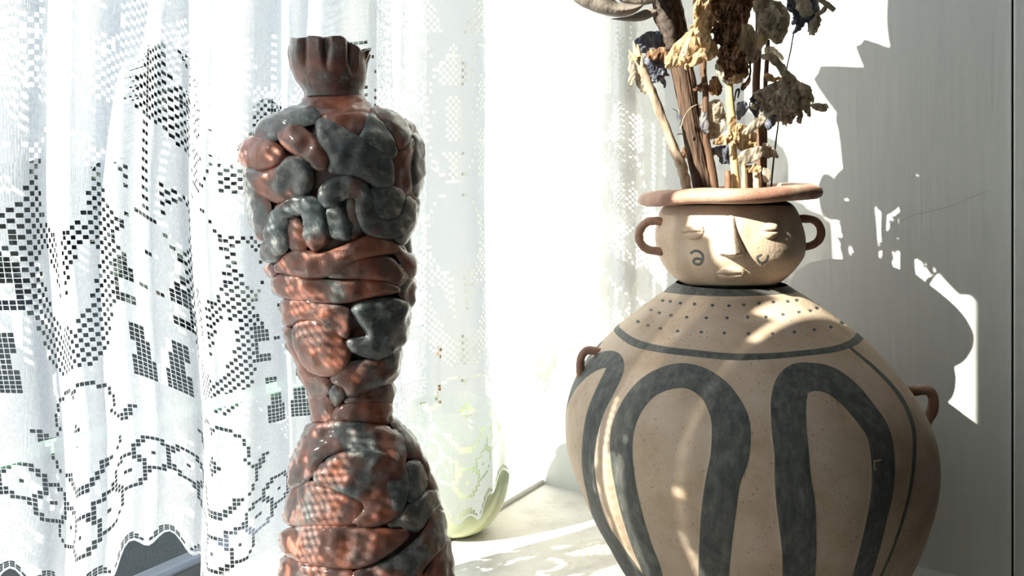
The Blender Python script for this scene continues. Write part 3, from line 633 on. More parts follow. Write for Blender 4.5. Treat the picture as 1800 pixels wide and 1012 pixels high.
def coil(outline, H, tone, mot=0.25, lean=(0, 0), step=4.2, smooth=5, power=0.42):
    """a pressed lump or strip of clay: its outline as it shows, swelling H px out of the body. tone 0 red .. 1 slate"""
    poly = catmull(outline, smooth, True); pc = poly.mean(0); dv = np.roll(poly, -1, 0) - np.roll(poly, 1, 0); nv = np.stack([dv[:, 1], -dv[:, 0]], 1) / np.maximum(np.linalg.norm(dv, axis=1), 1e-6)[:, None]
    area = 0.5 * np.sum(poly[:, 0] * np.roll(poly[:, 1], -1) - np.roll(poly[:, 0], -1) * poly[:, 1]); poly = poly + nv * (3.0 if area > 0 else -3.0)
    V2, F2, d = fill_poly(poly, step)
    dm = min(d.max(), 20); t = np.clip(d / dm, 0, 1); h = 0.72 * H * SK * (1 - (1 - t) ** 2) ** power
    th, z = fig_ray(V2[:, 0], V2[:, 1]); p, n = fig_surface(th, z)
    nz1 = np.array([noise.fractal(Vector(q) * 55, 0.8, 2.0, 4) for q in p]); nz2 = np.array([noise.noise(Vector(q) * 38 + Vector((3, 1, 7))) for q in p])
    c = V2.mean(0); ex = (V2 - c) / 60.0
    nz1 = nz1 + 0.8 * np.array([noise.noise(Vector(q) * 110) for q in p]); h = h + nz1 * 0.0015 * np.minimum(1, t * 3) + (ex[:, 0] * lean[0] + ex[:, 1] * lean[1]) * SK * np.minimum(1, t * 2)
    h = np.where(d < 1e-6, -0.0055, h - 0.0005)
    return mk('clay_coil', p + n * h[:, None], F2, M['glaze'], fig, attrs={'tone': tone + mot * (nz2 + 0.7 * np.array([noise.noise(Vector(q) * 95) for q in p]))})
def worm(path):
    c = catmull(path, 5); tn_ = np.gradient(c[:, :2], axis=0); tn_ /= np.linalg.norm(tn_, axis=1)[:, None]; nv = np.stack([-tn_[:, 1], tn_[:, 0]], 1)
    L_ = c[:, :2] + nv * c[:, 2:]; R_ = c[:, :2] - nv * c[:, 2:]; e = c[-1, :2] + tn_[-1] * c[-1, 2] * 0.8; b = c[0, :2] - tn_[0] * c[0, 2] * 0.8
    return [tuple(p) for p in np.vstack([[b], L_[::3], [e], R_[::-3]])]
COILS = [  # outline in picture points, swell, tone, mottling
    ([(528, 182), (540, 170), (580, 171), (632, 169), (652, 187), (642, 197), (600, 201), (560, 199), (535, 191)], 7, 0.0, .3),
    ([(448, 232), (462, 212), (485, 199), (520, 186), (548, 188), (560, 198), (556, 212), (525, 222), (500, 236), (478, 246), (456, 246)], 11, 0.66, .4),
    ([(490, 236), (505, 220), (528, 222), (556, 248), (578, 278), (574, 296), (556, 297), (532, 277), (508, 264), (494, 250)], 15, 0.05, .25),
    ([(557, 214), (578, 211), (620, 234), (652, 255), (688, 281), (691, 322), (668, 331), (635, 315), (600, 305), (580, 300), (576, 280), (562, 250)], 9, 0.72, .3),
    ([(572, 202), (630, 198), (648, 203), (644, 228), (626, 235), (600, 223), (574, 211)], 8, -0.05, .3),
    ([(645, 205), (660, 202), (688, 238), (697, 268), (688, 278), (662, 263), (634, 244), (640, 222)], 10, 0.75, .2),
    ([(653, 190), (680, 192), (712, 214), (722, 240), (706, 263), (698, 255), (682, 226), (657, 200)], 11, 0.22, .3),
    ([(698, 205), (724, 213), (745, 232), (738, 240), (722, 236), (716, 216)], 8, 0.25, .3),
    ([(722, 240), (735, 233), (752, 250), (757, 280), (750, 330), (736, 346), (727, 338), (722, 300), (728, 258)], 11, 0.6, .3),
    ([(692, 284), (706, 264), (720, 242), (728, 252), (720, 298), (726, 340), (735, 350), (716, 346), (694, 332)], 9, 0.12, .2),
    ([(418, 262), (430, 248), (446, 240), (470, 246), (490, 258), (499, 274), (484, 291), (462, 298), (440, 294), (424, 285)], 14, -0.1, .3),
    ([(430, 294), (460, 300), (490, 293), (506, 277), (530, 281), (547, 301), (546, 330), (522, 350), (490, 355), (464, 344), (444, 324)], 15, 0.35, .75),
    ([(420, 288), (430, 300), (443, 314), (460, 344), (473, 362), (467, 402), (456, 422), (444, 402), (428, 355)], 9, 0.45, .6),
    (worm([(470, 446, 17), (486, 432, 20), (486, 400, 18), (494, 380, 17)]), 15, 0.62, .5),
    (worm([(492, 376, 13), (512, 364, 16), (535, 360, 17), (552, 376, 20), (556, 404, 22), (554, 424, 20)]), 16, 0.40, .9),
    ([(505, 390), (520, 384), (530, 404), (536, 436), (524, 440), (510, 432)], 6, 0.1, .3),
    (worm([(578, 352, 18), (582, 340, 20), (602, 330, 19), (626, 330, 17), (640, 342, 12)]), 16, 0.58, .5),
    (worm([(588, 372, 17), (596, 394, 20), (604, 406, 20)]), 14, 0.70, .3),
    (worm([(642, 344, 15), (640, 368, 17), (652, 392, 18), (674, 402, 17), (698, 398, 16), (714, 380, 14), (718, 356, 12)]), 15, 0.68, .4),
    ([(652, 336), (690, 326), (710, 338), (706, 368), (694, 384), (668, 386), (654, 368)], 11, 0.76, .3),
    ([(614, 352), (630, 350), (628, 376), (636, 398), (622, 418), (610, 400)], 9, 0.3, .8),
    ([(702, 402), (728, 370), (738, 380), (724, 408), (710, 428), (694, 419)], 12, 0.5, .3),
    ([(725, 352), (742, 350), (745, 385), (731, 392)], 8, 0.3, .3),
    ([(456, 472), (475, 468), (484, 478), (478, 490), (462, 486)], 9, 0.0, .2),
    ([(483, 471), (504, 449), (525, 441), (560, 446), (600, 436), (650, 416), (690, 425), (702, 440), (662, 448), (620, 460), (592, 480), (550, 488), (510, 483)], 12, 0.0, .25),
    ([(577, 485), (608, 466), (650, 451), (682, 453), (711, 474), (716, 490), (700, 503), (664, 492), (620, 489)], 10, 0.05, .2),
    ([(688, 428), (714, 445), (736, 452), (742, 480), (722, 488), (708, 464)], 10, 0.22, .3),
    ([(476, 500), (486, 486), (520, 487), (552, 492), (600, 495), (650, 492), (682, 495), (702, 511), (655, 520), (600, 531), (540, 529), (500, 522), (478, 512)], 13, 0.0, .3),
    ([(704, 506), (718, 488), (744, 490), (742, 530), (722, 542), (708, 528)], 10, 0.3, .3),
    ([(494, 532), (520, 526), (562, 531), (606, 541), (616, 560), (612, 590), (596, 590), (562, 566), (530, 562), (505, 572), (492, 556)], 10, 0.12, .45),
    ([(620, 543), (640, 531), (690, 526), (716, 531), (723, 560), (720, 590), (700, 610), (670, 629), (640, 625), (616, 614), (612, 598), (646, 590), (628, 560)], 15, 0.68, .4),
    ([(720, 545), (738, 548), (734, 590), (716, 615), (704, 612), (722, 588)], 8, 0.45, .3),
    ([(517, 576), (530, 565), (562, 566), (592, 586), (613, 615), (611, 640), (590, 659), (560, 658), (535, 641), (520, 612)], 14, -0.05, .3),
    ([(488, 572), (512, 582), (520, 618), (545, 655), (570, 665), (584, 682), (560, 702), (535, 690), (514, 640), (498, 600)], 9, -0.05, .35),
    ([(582, 666), (610, 641), (652, 633), (692, 616), (716, 618), (704, 652), (690, 670), (660, 681), (616, 696), (603, 680)], 12, 0.25, .3),
    ([(581, 682), (603, 681), (605, 700), (592, 713), (582, 702)], 11, 0.35, .2),
    ([(530, 684), (560, 696), (580, 704), (586, 716), (582, 738), (552, 742), (536, 726)], 8, 0.0, .3),
    ([(588, 722), (620, 707), (662, 706), (690, 711), (693, 736), (670, 743), (620, 739), (587, 737)], 10, 0.05, .35),
    ([(608, 704), (650, 688), (690, 672), (708, 690), (702, 714), (662, 704), (620, 707)], 9, 0.3, .2),
    ([(540, 748), (600, 739), (660, 745), (700, 760), (713, 800), (701, 830), (682, 810), (660, 794), (620, 789), (572, 800), (545, 836), (528, 851), (502, 856), (506, 815), (522, 775)], 12, 0.22, .6),
    ([(552, 838), (566, 815), (600, 796), (650, 790), (688, 800), (713, 826), (716, 862), (706, 896), (680, 918), (640, 926), (618, 915), (640, 890), (610, 869), (562, 852)], 13, 0.42, .9),
    ([(500, 876), (530, 852), (556, 849), (600, 869), (638, 884), (636, 908), (618, 921), (560, 923), (510, 922), (494, 902)], 10, 0.0, .4),
    ([(712, 822), (735, 810), (750, 840), (745, 862), (722, 882), (716, 862)], 9, 0.7, .2),
    ([(714, 892), (745, 870), (764, 858), (776, 882), (752, 910), (735, 932), (700, 926), (684, 921)], 11, 0.55, .5),
    ([(490, 942), (510, 929), (560, 925), (640, 927), (690, 930), (718, 936), (700, 959), (662, 985), (620, 998), (560, 993), (515, 981), (492, 962)], 12, 0.0, .4),
    ([(618, 1010), (680, 988), (720, 961), (750, 930), (768, 896), (790, 902), (796, 935), (772, 968), (742, 1002), (735, 1030), (620, 1034)], 9, 0.3, .5),
    ([(480, 985), (520, 985), (560, 998), (616, 1005), (618, 1040), (482, 1040)], 9, 0.05, .4),
    ([(742, 1020), (774, 972), (800, 945), (812, 975), (810, 1040), (744, 1040)], 9, 0.25, .4),
    ([(690, 740), (712, 742), (740, 772), (762, 815), (780, 860), (788, 900), (768, 890), (752, 850), (738, 808), (716, 800), (703, 765)], 9, 0.3, .4),
    ([(478, 1046), (640, 1038), (745, 1046), (820, 1040), (826, 1100), (700, 1096), (560, 1104), (474, 1098)], 9, 0.1, .4),
    ([(474, 1104), (560, 1110), (700, 1102), (828, 1106), (830, 1180), (650, 1172), (472, 1184)], 9, 0.2, .4),
    ([(472, 1190), (650, 1178), (832, 1186), (834, 1262), (650, 1252), (470, 1262)], 9, 0.08, .4)]
for ol, H, tn, mo in COILS: coil(ol, H, tn, mo)
# crown: a pinched open cup
cN, cZ = 180, 34; V = []; tn = []
top_y = [(0.0, 72), (0.5, 69), (0.85, 78), (1.15, 92), (1.45, 86), (1.57, 82), (1.75, 92), (2.4, 88), (PI, 84), (-2.4, 86), (-1.7, 82), (-1.35, 76), (-1.0, 68), (-0.75, 74), (-0.45, 69), (-0.2, 70)]
top_y = sorted(((a + 2 * PI) % (2 * PI), y) for a, y in top_y); ta = np.array([a for a, _ in top_y]); ty = np.array([y for _, y in top_y])
ta = np.concatenate([[ta[-1] - 2 * PI], ta, [ta[0] + 2 * PI]]); ty = np.concatenate([[ty[-1]], ty, [ty[0]]])
lob = lambda g: min(1.0, 1.25 * abs(math.cos(g * 4.5 + 0.9 + 0.3 * math.sin(3 * g))) ** 0.6)
for j in range(cZ * 2):
    inn = j >= cZ; q = (j if not inn else 2 * cZ - 1 - j) / (cZ - 1)
    for k in range(cN):
        g = 2 * PI * k / cN; yt = np.interp(g, ta, ty); y = 172 + (yt - 172) * q
        R = np.interp(-y, [-175, -160, -140, -120, -100, -80, -65], [51, 52, 61, 67, 70, 69, 66]); cx = np.interp(y, [70, 120, 170], [577, 578, 588])
        if 1.35 < g < 1.8: R += 9 * max(0, (110 - y) / 30)
        pin = smoothstep(0.32, 0.8, q) * (1 - lob(g)) * 17
        if inn: R = max(R - 9 - 10 * (1 - q), 4)
        else: R -= pin; R += 2.0 * smoothstep(0.5, 0.9, q) * (lob(g) - 0.7)
        nzv = noise.noise(Vector((math.sin(g) * 2.2, math.cos(g) * 2.2, y * 0.045))); R += nzv * 2.6
        edge = 3.5 if (q > 0.99 and not inn) else 0
        V.append(((cx - 900 + (R - edge) * math.sin(g)) * SK, SY - 0.86 * (R - edge) * math.cos(g) * SK, sz(y) - (0.0015 if q > 0.99 else 0))); tn.append(0.26 + 0.12 * nzv + (0.12 if inn else 0))
Fc = [(i * cN + k, i * cN + (k + 1) % cN, (i + 1) * cN + (k + 1) % cN, (i + 1) * cN + k) for i in range(cZ * 2 - 1) for k in range(cN)]
crown = mk('crown', V, Fc, M['glaze'], fig, attrs={'tone': tn})

# ------------------------------------------------------------------ dried stems and flowers in the jar
FY = 0.755
def petal(parent, name, outline, Y, mt, cup=6, crumple=4, both=False, tilt=(0, 0), step=1.8, seed=None, jag=1.2):
    """a crumpled dry petal: outline as it shows, domed by cup px and creased by noise; both adds the far side of a shrivelled bag"""
    seed = seed if seed is not None else abs(hash((outline[0], outline[1]))) % 97
    base = catmull(outline, 5, True); V = []; Fc = []
    if jag and mt != 'leaf_grey': base = base + np.array([[noise.noise(Vector((i * 0.9, seed + .5, 0.3))), noise.noise(Vector((i * 0.9, seed + .5, 5.3)))] for i in range(len(base))]) * (jag * 2.2)
    leather = mt == 'leaf_grey'; c0_ = base.mean(0)
    for side in ((1, -1) if both else (1,)):
        poly = base if (side == 1 or leather) else c0_ + (base - c0_) * 0.95
        V2, F2, d = fill_poly(poly, step); _, bi = seg_dist(V2, poly); t = np.clip(d / max(d.max(), 1), 0, 1); c = V2.mean(0)
        dome = cup * (1.0 if leather else 0.6) * np.sqrt(1 - (1 - t) ** 2) * side
        ruf = (1 - t) ** 1.6 * (2.4 * np.sin(bi * 0.55 + seed) + 1.6 * np.sin(bi * 1.13 + 2 * seed + side))
        sx = seed * 1.37 + side * 0.61
        nzv = np.array([noise.noise(Vector((p[0] * 0.06, p[1] * 0.035, sx))) + 0.9 * (0.5 - abs(noise.noise(Vector((p[0] * 0.15 + p[1] * 0.05, p[1] * 0.05, sx * 2))))) + 0.55 * (0.5 - abs(noise.noise(Vector((p[0] * 0.34 + p[1] * 0.1, p[1] * 0.11, sx * 5))))) + 0.3 * noise.noise(Vector((p[0] * 0.4, p[1] * 0.36, sx * 3))) for p in V2])
        off = dome + (crumple * 0.6 * nzv * np.minimum(1, 0.15 + 2 * t) if leather else crumple * 1.6 * nzv + ruf * crumple * 0.5 + (side - 1) * 1.5) + (V2[:, 0] - c[0]) * tilt[0] + (V2[:, 1] - c[1]) * tilt[1]
        k = len(V); V += [at(p[0], p[1], Y - o * JK) for p, o in zip(V2, off)]
        Fc += [tuple(k + i for i in (f if side == 1 else reversed(f))) for f in F2]
    return mk(name, V, Fc, M[mt], parent)
def stem_tube(parent, name, pts, Y, mt, n=12, rough=0.12, dY=0.0, ends=8, along=0.35):
    c = catmull(pts, ends); m = len(c)
    v, f = tube([at(p[0], p[1], Y + dY * i / m) for i, p in enumerate(c)], [p[2] * JK for p in c], n, True, rough, len(pts) * 1.3 + pts[0][0], along)
    return mk(name, v, f, M[mt], parent)
def bouquet_thing(name, label, cat, px, Y=FY): return thing(name, label, cat, at(px, 332, Y))

t = bouquet_thing('woody_branch', 'thick dark ribbed woody branch in the clay jar with big curled leaves and unseen ones added for wall shade', 'branch', 1236)
stem_tube(t, 'stem', [(1138, -150, 20), (1158, -60, 22), (1172, 0, 22.5), (1176, 25, 23), (1184, 50, 21.5), (1190, 80, 19.5), (1200, 130, 18), (1213, 205, 16.8), (1224, 262, 16.5), (1233, 305, 16.5), (1240, 350, 16.5)], 0.752, 'bark', 56, 0.34, along=0.11)
stem_tube(t, 'bark_crust', [(1163, -40, 12), (1167, 4, 13), (1170, 30, 13), (1176, 58, 11), (1180, 78, 10), (1190, 92, 5)], 0.740, 'bark_rough', 12, 0.5)
petal(t, 'curled_leaf', [(1000, -60), (1003, -8), (1018, 9), (1034, 17), (1052, 24), (1068, 28), (1085, 30), (1101, 28), (1118, 21), (1129, 12), (1131, 8), (1112, 8), (1097, 6), (1081, 0), (1062, -40), (1030, -80)], 0.735, 'leaf_grey', 20, 2, True, seed=3)
petal(t, 'curled_leaf', [(1074, 33), (1090, 36), (1112, 38), (1132, 36), (1146, 30), (1155, 22), (1154, 18), (1140, 14), (1124, 20), (1107, 27), (1088, 31)], 0.742, 'leaf_grey', 5, 1, True, seed=4)
petal(t, 'curled_leaf', [(1066, -45), (1110, -60), (1160, -30), (1168, -4), (1150, 5), (1131, 9), (1110, 7), (1088, 0)], 0.742, 'leaf_grey', 9, 3, True, seed=5)
bt = at(1138, -150, 0.752); b2 = at(1120, -300, 0.69); b3 = at(1130, -420, 0.62)
pts_ = catmull([at(1150, -90, 0.752), bt, b2, b3], 8); v, f = tube([Vector(p) for p in pts_], [0.0105 - 0.006 * i / len(pts_) for i in range(len(pts_))], 12, True, 0.2, 3); mk('stem', v, f, M['bark'], t)  # unseen upper branch, added to carry the leaves that shade the wall
def wall_pt(px, py):
    q = (px - 900) / F; s_ = (q * KY - KX) / (WX - q * WY); b_ = P(0, s_, 0); return Vector((b_.x, b_.y, EYE + (HZ - py) / F * b_.y))
def shade_leaf(b, tip, wd, tb, tt, side=1):
    """unseen boat-shaped leaf, added to shade the wall, hung up the light from it"""
    A_ = wall_pt(*b) - sdir * tb; B_ = wall_pt(*tip) - sdir * tt; ax_ = B_ - A_; nrm = ax_.cross(sdir); acr = nrm.normalized(); dep = ax_.cross(acr).normalized()
    V = []; Fc = []; nU, nV = 22, 9
    for i in range(nU + 1):
        u = i / nU; hw = wd * 0.62 * (math.sin(PI * min(u * 0.92 + 0.04, 1)) ** 0.75) * (1 + 0.06 * math.sin(9 * u + side))
        for j in range(nV):
            q = j / (nV - 1) * 2 - 1
            V.append(A_ + ax_ * u + acr * (hw * q + 0.006 * math.sin(5 * u + side)) + dep * (0.35 * hw * q * q + 0.02 * math.sin(PI * u) + 0.002 * math.sin(14 * u + 3 * q)))
    for i in range(nU):
        for j in range(nV - 1): Fc.append((i * nV + j, i * nV + j + 1, (i + 1) * nV + j + 1, (i + 1) * nV + j))
    mk('curled_leaf', V, Fc, M['leaf_grey'], t)  # added out of view to cast shade on the board wall
    near = min((Vector(p) for p in pts_), key=lambda p: (p - A_).length); v, f = tube([near, (near + A_) / 2 + Vector((0, 0, 0.01)), A_ + ax_ * 0.04], [0.003, 0.0025, 0.003], 8); mk('shade_leaf_stalk', v, f, M['bark_rough'], t)
for b_, t_, w_, tb, tt in (((1640, 250), (1440, 118), .066, .41, .40), ((1650, 230), (1517, 70), .050, .42, .41), ((1660, 230), (1598, -110), .062, .43, .45), ((1690, 230), (1662, -150), .062, .45, .48),
                           ((1715, 240), (1735, -120), .062, .46, .50), ((1690, 260), (1790, 120), .07, .46, .50), ((1690, 290), (1790, 330), .075, .46, .52), ((1680, 320), (1770, 520), .062, .48, .55),
                           ((1650, 300), (1690, 520), .05, .48, .58), ((1690, 320), (1738, 548), .045, .50, .60), ((1650, 170), (1640, 325), .05, .47, .50), ((1605, 180), (1548, 372), .042, .44, .45)): shade_leaf(b_, t_, w_, tb, tt, w_ * 40)  # leaves placed by where their shade should fall on the wall
stem_tube(t, 'tendril', [(1196, 228, 1.0), (1203, 205, 1.0), (1214, 190, 1.0), (1225, 184, 0.9)], 0.734, 'stick', 6)

t = bouquet_thing('dry_stick', 'thin pale leaning stick with a snapped splintered tip at the left of the jar mouth', 'stick', 1208)
stem_tube(t, 'stem', [(1120, 96, 6.6), (1125, 111, 7.0), (1137, 140, 7.2), (1150, 173, 7.4), (1167, 215, 7.2), (1185, 262, 7.4), (1195, 285, 8.4), (1200, 298, 9.2), (1204, 315, 8.4), (1209, 348, 8.0)], 0.738, 'stick', 14, 0.3)
for k, (a, b) in enumerate((((1121, 102, 6), (1113, 72, 1)), ((1119, 106, 4), (1105, 88, 1)), ((1124, 100, 4.5), (1121, 78, 1.2)), ((1129, 118, 3.5), (1128, 98, 1)))): stem_tube(t, 'splinter', [a, ((a[0] + b[0]) / 2, (a[1] + b[1]) / 2, (a[2] + b[2]) * 0.6), b], 0.735 - 0.002 * k, 'stalk', 6, 0.2)

t = bouquet_thing('dried_iris', 'dried blue iris head hanging behind the snapped stick and thick branch', 'flower', 1222, 0.772)
stem_tube(t, 'stem', [(1160, 70, 3), (1185, 130, 3), (1205, 200, 3.2), (1222, 280, 3.4), (1230, 350, 3.5)], 0.778, 'stem_brown')
petal(t, 'petal', [(1115, 72), (1130, 60), (1147, 54), (1165, 57), (1172, 75), (1168, 88), (1150, 94), (1130, 93), (1122, 84)], 0.757, 'petal_blue', 9, 3, True, seed=11)
petal(t, 'petal', [(1134, 97), (1150, 95), (1165, 106), (1172, 125), (1177, 135), (1168, 133), (1171, 153), (1160, 143), (1148, 145), (1140, 135), (1131, 118)], 0.758, 'petal_blue', 5, 4, True, seed=12, jag=2)
petal(t, 'petal', [(1104, 94), (1113, 96), (1117, 115), (1115, 140), (1107, 158), (1103, 163), (1104, 130)], 0.748, 'petal_grey', 3, 2, False, seed=13, jag=2)
petal(t, 'petal', [(1114, 108), (1126, 122), (1137, 148), (1141, 166), (1126, 161), (1116, 140)], 0.752, 'petal_grey', 4, 3, True, seed=14, jag=2)
petal(t, 'petal', [(1140, 88), (1160, 84), (1176, 92), (1172, 108), (1150, 106), (1136, 100)], 0.752, 'petal_brown', 5, 4, True, seed=15, jag=2)
petal(t, 'petal', [(1191, 196), (1199, 190), (1206, 205), (1204, 219), (1193, 222)], 0.768, 'petal_blue', 3, 2, False, seed=16)

t = bouquet_thing('dried_iris', 'dried beige iris with sunlit papery petals beside the thick branch', 'flower', 1256, 0.74)
stem_tube(t, 'stem', [(1246, 20, 5), (1240, 70, 5.5), (1236, 118, 5.5), (1240, 165, 5.4), (1241, 238, 5.6), (1247, 272, 6.4), (1252, 300, 7), (1259, 350, 7)], 0.744, 'stem_brown')
petal(t, 'petal', [(1168, 108), (1171, 98), (1184, 80), (1201, 62), (1209, 56), (1220, 54), (1224, 68), (1227, 85), (1215, 98), (1205, 104), (1204, 114), (1192, 118), (1179, 121), (1170, 119)], 0.722, 'petal_beige', 9, 3, False, (0.2, 0.1), seed=21)
petal(t, 'petal', [(1222, -40), (1243, -30), (1250, 13), (1258, 28), (1261, 36), (1253, 49), (1250, 62), (1259, 78), (1264, 91), (1256, 101), (1243, 108), (1236, 98), (1232, 85), (1225, 68), (1220, 54), (1218, 33), (1219, 5)], 0.716, 'petal_beige', 10, 4, True, seed=22)
petal(t, 'petal', [(1203, 114), (1204, 104), (1215, 97), (1230, 84), (1238, 98), (1234, 111), (1219, 116), (1211, 121), (1206, 124), (1203, 120)], 0.719, 'petal_beige', 6, 4, True, seed=23)
petal(t, 'petal', [(1209, 58), (1222, 40), (1232, 60), (1236, 88), (1228, 96), (1217, 84)], 0.724, 'petal_beige', 5, 4, False, seed=24)
petal(t, 'petal', [(1228, 185), (1245, 179), (1262, 174), (1271, 185), (1276, 205), (1273, 225), (1262, 241), (1250, 246), (1240, 235), (1232, 220)], 0.748, 'petal_grey', 6, 3, True, seed=25)
petal(t, 'petal', [(1230, 202), (1243, 198), (1246, 215), (1245, 232), (1235, 233)], 0.738, 'petal_blue', 3, 2, False, seed=26)
petal(t, 'petal', [(1247, 262), (1262, 257), (1281, 254), (1285, 275), (1284, 289), (1268, 287), (1264, 277), (1256, 273)], 0.752, 'petal_blue', 5, 3, True, seed=27, jag=2)
petal(t, 'petal', [(1247, 140), (1260, 134), (1268, 150), (1269, 162), (1256, 169), (1246, 160)], 0.742, 'petal_brown', 5, 3, True, seed=28, jag=2)
petal(t, 'petal', [(1218, 158), (1228, 148), (1242, 146), (1250, 152), (1240, 160), (1228, 162)], 0.744, 'petal_brown', 2, 3, False, seed=29, jag=2)

t = bouquet_thing('dried_stalk', 'straw coloured stalk with tattered dark brown petals at the middle of the jar', 'stalk', 1296, 0.725)
stem_tube(t, 'stem', [(1278, -20, 5.5), (1279, 60, 5.5), (1281, 130, 6.2), (1283, 175, 6.8), (1286, 212, 7.4), (1288, 255, 6.4), (1291, 290, 6.8), (1296, 350, 7)], 0.728, 'stalk', 12, 0.1)
petal(t, 'sheath', [(1279, 214), (1286, 205), (1294, 208), (1291, 225), (1296, 250), (1288, 252), (1283, 240), (1280, 232)], 0.717, 'petal_beige', 3, 2, True, seed=31)
petal(t, 'petal', [(1248, 0), (1262, -30), (1300, -35), (1322, -10), (1322, 15), (1316, 36), (1292, 44), (1264, 38), (1252, 20)], 0.715, 'petal_brown', 12, 8, True, seed=32, jag=4)
petal(t, 'petal', [(1251, 48), (1274, 36), (1302, 42), (1296, 70), (1284, 84), (1268, 84), (1257, 74)], 0.717, 'petal_brown', 8, 7, True, seed=33, jag=4)
petal(t, 'petal', [(1266, 80), (1290, 72), (1308, 96), (1320, 126), (1310, 140), (1290, 146), (1276, 140), (1264, 108)], 0.718, 'petal_brown', 9, 7, True, seed=34, jag=4)
petal(t, 'petal', [(1279, 140), (1292, 132), (1306, 131), (1305, 142), (1294, 147), (1283, 146)], 0.708, 'petal_beige', 3, 3, False, seed=35, jag=2)
petal(t, 'petal', [(1242, 30), (1252, 28), (1262, 36), (1254, 44), (1246, 42)], 0.706, 'petal_brown', 2, 2, False, seed=36)
petal(t, 'petal', [(1258, 112), (1266, 105), (1276, 115), (1284, 135), (1280, 150), (1268, 140), (1258, 128)], 0.724, 'petal_grey', 4, 3, True, seed=37)
petal(t, 'petal', [(1252, 251), (1264, 241), (1280, 229), (1287, 240), (1284, 252), (1270, 255)], 0.716, 'petal_beige', 4, 3, True, seed=38)
petal(t, 'petal', [(1292, 219), (1312, 220), (1329, 234), (1329, 258), (1312, 263), (1299, 264), (1294, 250)], 0.728, 'petal_beige', 7, 3, True, seed=39)
petal(t, 'petal', [(1303, 234), (1318, 216), (1340, 203), (1367, 193), (1348, 209), (1332, 226), (1314, 236)], 0.722, 'petal_grey', 3, 2, False, seed=40)
petal(t, 'petal', [(1297, 276), (1306, 266), (1336, 256), (1342, 272), (1324, 285), (1299, 291)], 0.722, 'petal_grey', 5, 2, True, seed=41)
petal(t, 'petal', [(1295, 182), (1312, 179), (1315, 192), (1305, 205), (1296, 209)], 0.735, 'petal_blue', 3, 2, False, seed=42)

t = bouquet_thing('dried_iris', 'drooping grey dried iris on a red brown stem right of the straw stalk', 'flower', 1334, 0.752)
stem_tube(t, 'stem', [(1330, -30, 6), (1334, 40, 6.2), (1332, 95, 6.8), (1329, 160, 6.8), (1334, 215, 6.6), (1337, 280, 6.8), (1332, 350, 7)], 0.756, 'stem_brown')
petal(t, 'petal', [(1288, 72), (1304, 40), (1324, 48), (1333, 80), (1331, 106), (1312, 112), (1296, 94)], 0.735, 'petal_grey', 8, 3, True, seed=51)
petal(t, 'petal', [(1300, 96), (1309, 92), (1313, 104), (1304, 112), (1299, 118), (1297, 110)], 0.726, 'petal_beige', 2, 2, False, seed=52)
petal(t, 'petal', [(1334, 20), (1346, 2), (1372, 3), (1387, 22), (1387, 44), (1378, 70), (1366, 78), (1352, 70), (1341, 82), (1333, 74), (1331, 48)], 0.734, 'petal_grey', 13, 4, True, seed=53)
petal(t, 'petal', [(1340, 28), (1352, 10), (1368, 14), (1376, 34), (1370, 60), (1356, 64), (1344, 52)], 0.722, 'petal_grey', 4, 5, False, seed=59, jag=2.5)
petal(t, 'petal', [(1318, -30), (1345, -40), (1362, -10), (1352, 12), (1334, 30), (1322, 10)], 0.738, 'petal_grey', 8, 5, True, seed=54)
petal(t, 'petal', [(1329, 80), (1338, 56), (1343, 74), (1338, 89), (1331, 86)], 0.722, 'petal_beige', 2, 1, False, seed=55)
petal(t, 'petal', [(1343, 250), (1358, 260), (1369, 277), (1354, 278), (1343, 277), (1340, 262)], 0.75, 'petal_grey', 3, 3, True, seed=56)
petal(t, 'petal', [(1316, 180), (1328, 163), (1346, 172), (1345, 200), (1331, 207), (1318, 193)], 0.742, 'petal_blue', 5, 3, True, seed=57)
petal(t, 'petal', [(1304, 150), (1314, 138), (1320, 126), (1318, 146), (1308, 158), (1303, 158)], 0.738, 'petal_brown', 2, 2, False, seed=58)

t = bouquet_thing('dried_iris', 'grey green shrivelled iris head leaning out to the right over the jar rim', 'flower', 1346, 0.762)
stem_tube(t, 'stem', [(1350, 70, 3.4), (1348, 110, 4), (1345, 160, 4), (1345, 230, 4), (1343, 350, 4)], 0.764, 'stem_brown')
petal(t, 'petal', [(1318, 178), (1326, 162), (1350, 150), (1370, 140), (1378, 124), (1390, 128), (1406, 142), (1425, 155), (1429, 175), (1424, 190), (1425, 206), (1418, 199), (1411, 194), (1408, 216), (1402, 216), (1402, 202), (1390, 218), (1376, 215), (1362, 218), (1353, 228), (1345, 214), (1334, 205)], 0.742, 'petal_grey', 14, 5, True, seed=61, jag=2)
petal(t, 'petal', [(1338, 96), (1356, 93), (1372, 106), (1388, 128), (1380, 142), (1366, 122), (1350, 106), (1340, 104)], 0.738, 'petal_grey', 4, 2, True, seed=62)
petal(t, 'petal', [(1344, 84), (1360, 82), (1374, 96), (1377, 106), (1362, 100), (1347, 98)], 0.746, 'petal_grey', 3, 2, False, seed=63)
petal(t, 'petal', [(1343, 131), (1353, 128), (1362, 134), (1377, 136), (1366, 143), (1350, 143)], 0.744, 'petal_beige', 3, 2, True, seed=64)
petal(t, 'petal', [(1424, 182), (1440, 180), (1454, 183), (1457, 190), (1446, 197), (1428, 191)], 0.742, 'petal_grey', 4, 2, True, seed=65)
for a_ in ([(1402, 200), (1406, 199), (1408, 214), (1404, 218), (1401, 210)], [(1418, 190), (1424, 186), (1426, 200), (1422, 207), (1418, 200)], [(1424, 168), (1431, 172), (1430, 180), (1424, 178)], [(1376, 208), (1386, 206), (1384, 220), (1376, 219)]): petal(t, 'petal', a_, 0.739, 'petal_grey', 2, 2, False, seed=int(a_[0][0]) % 50)
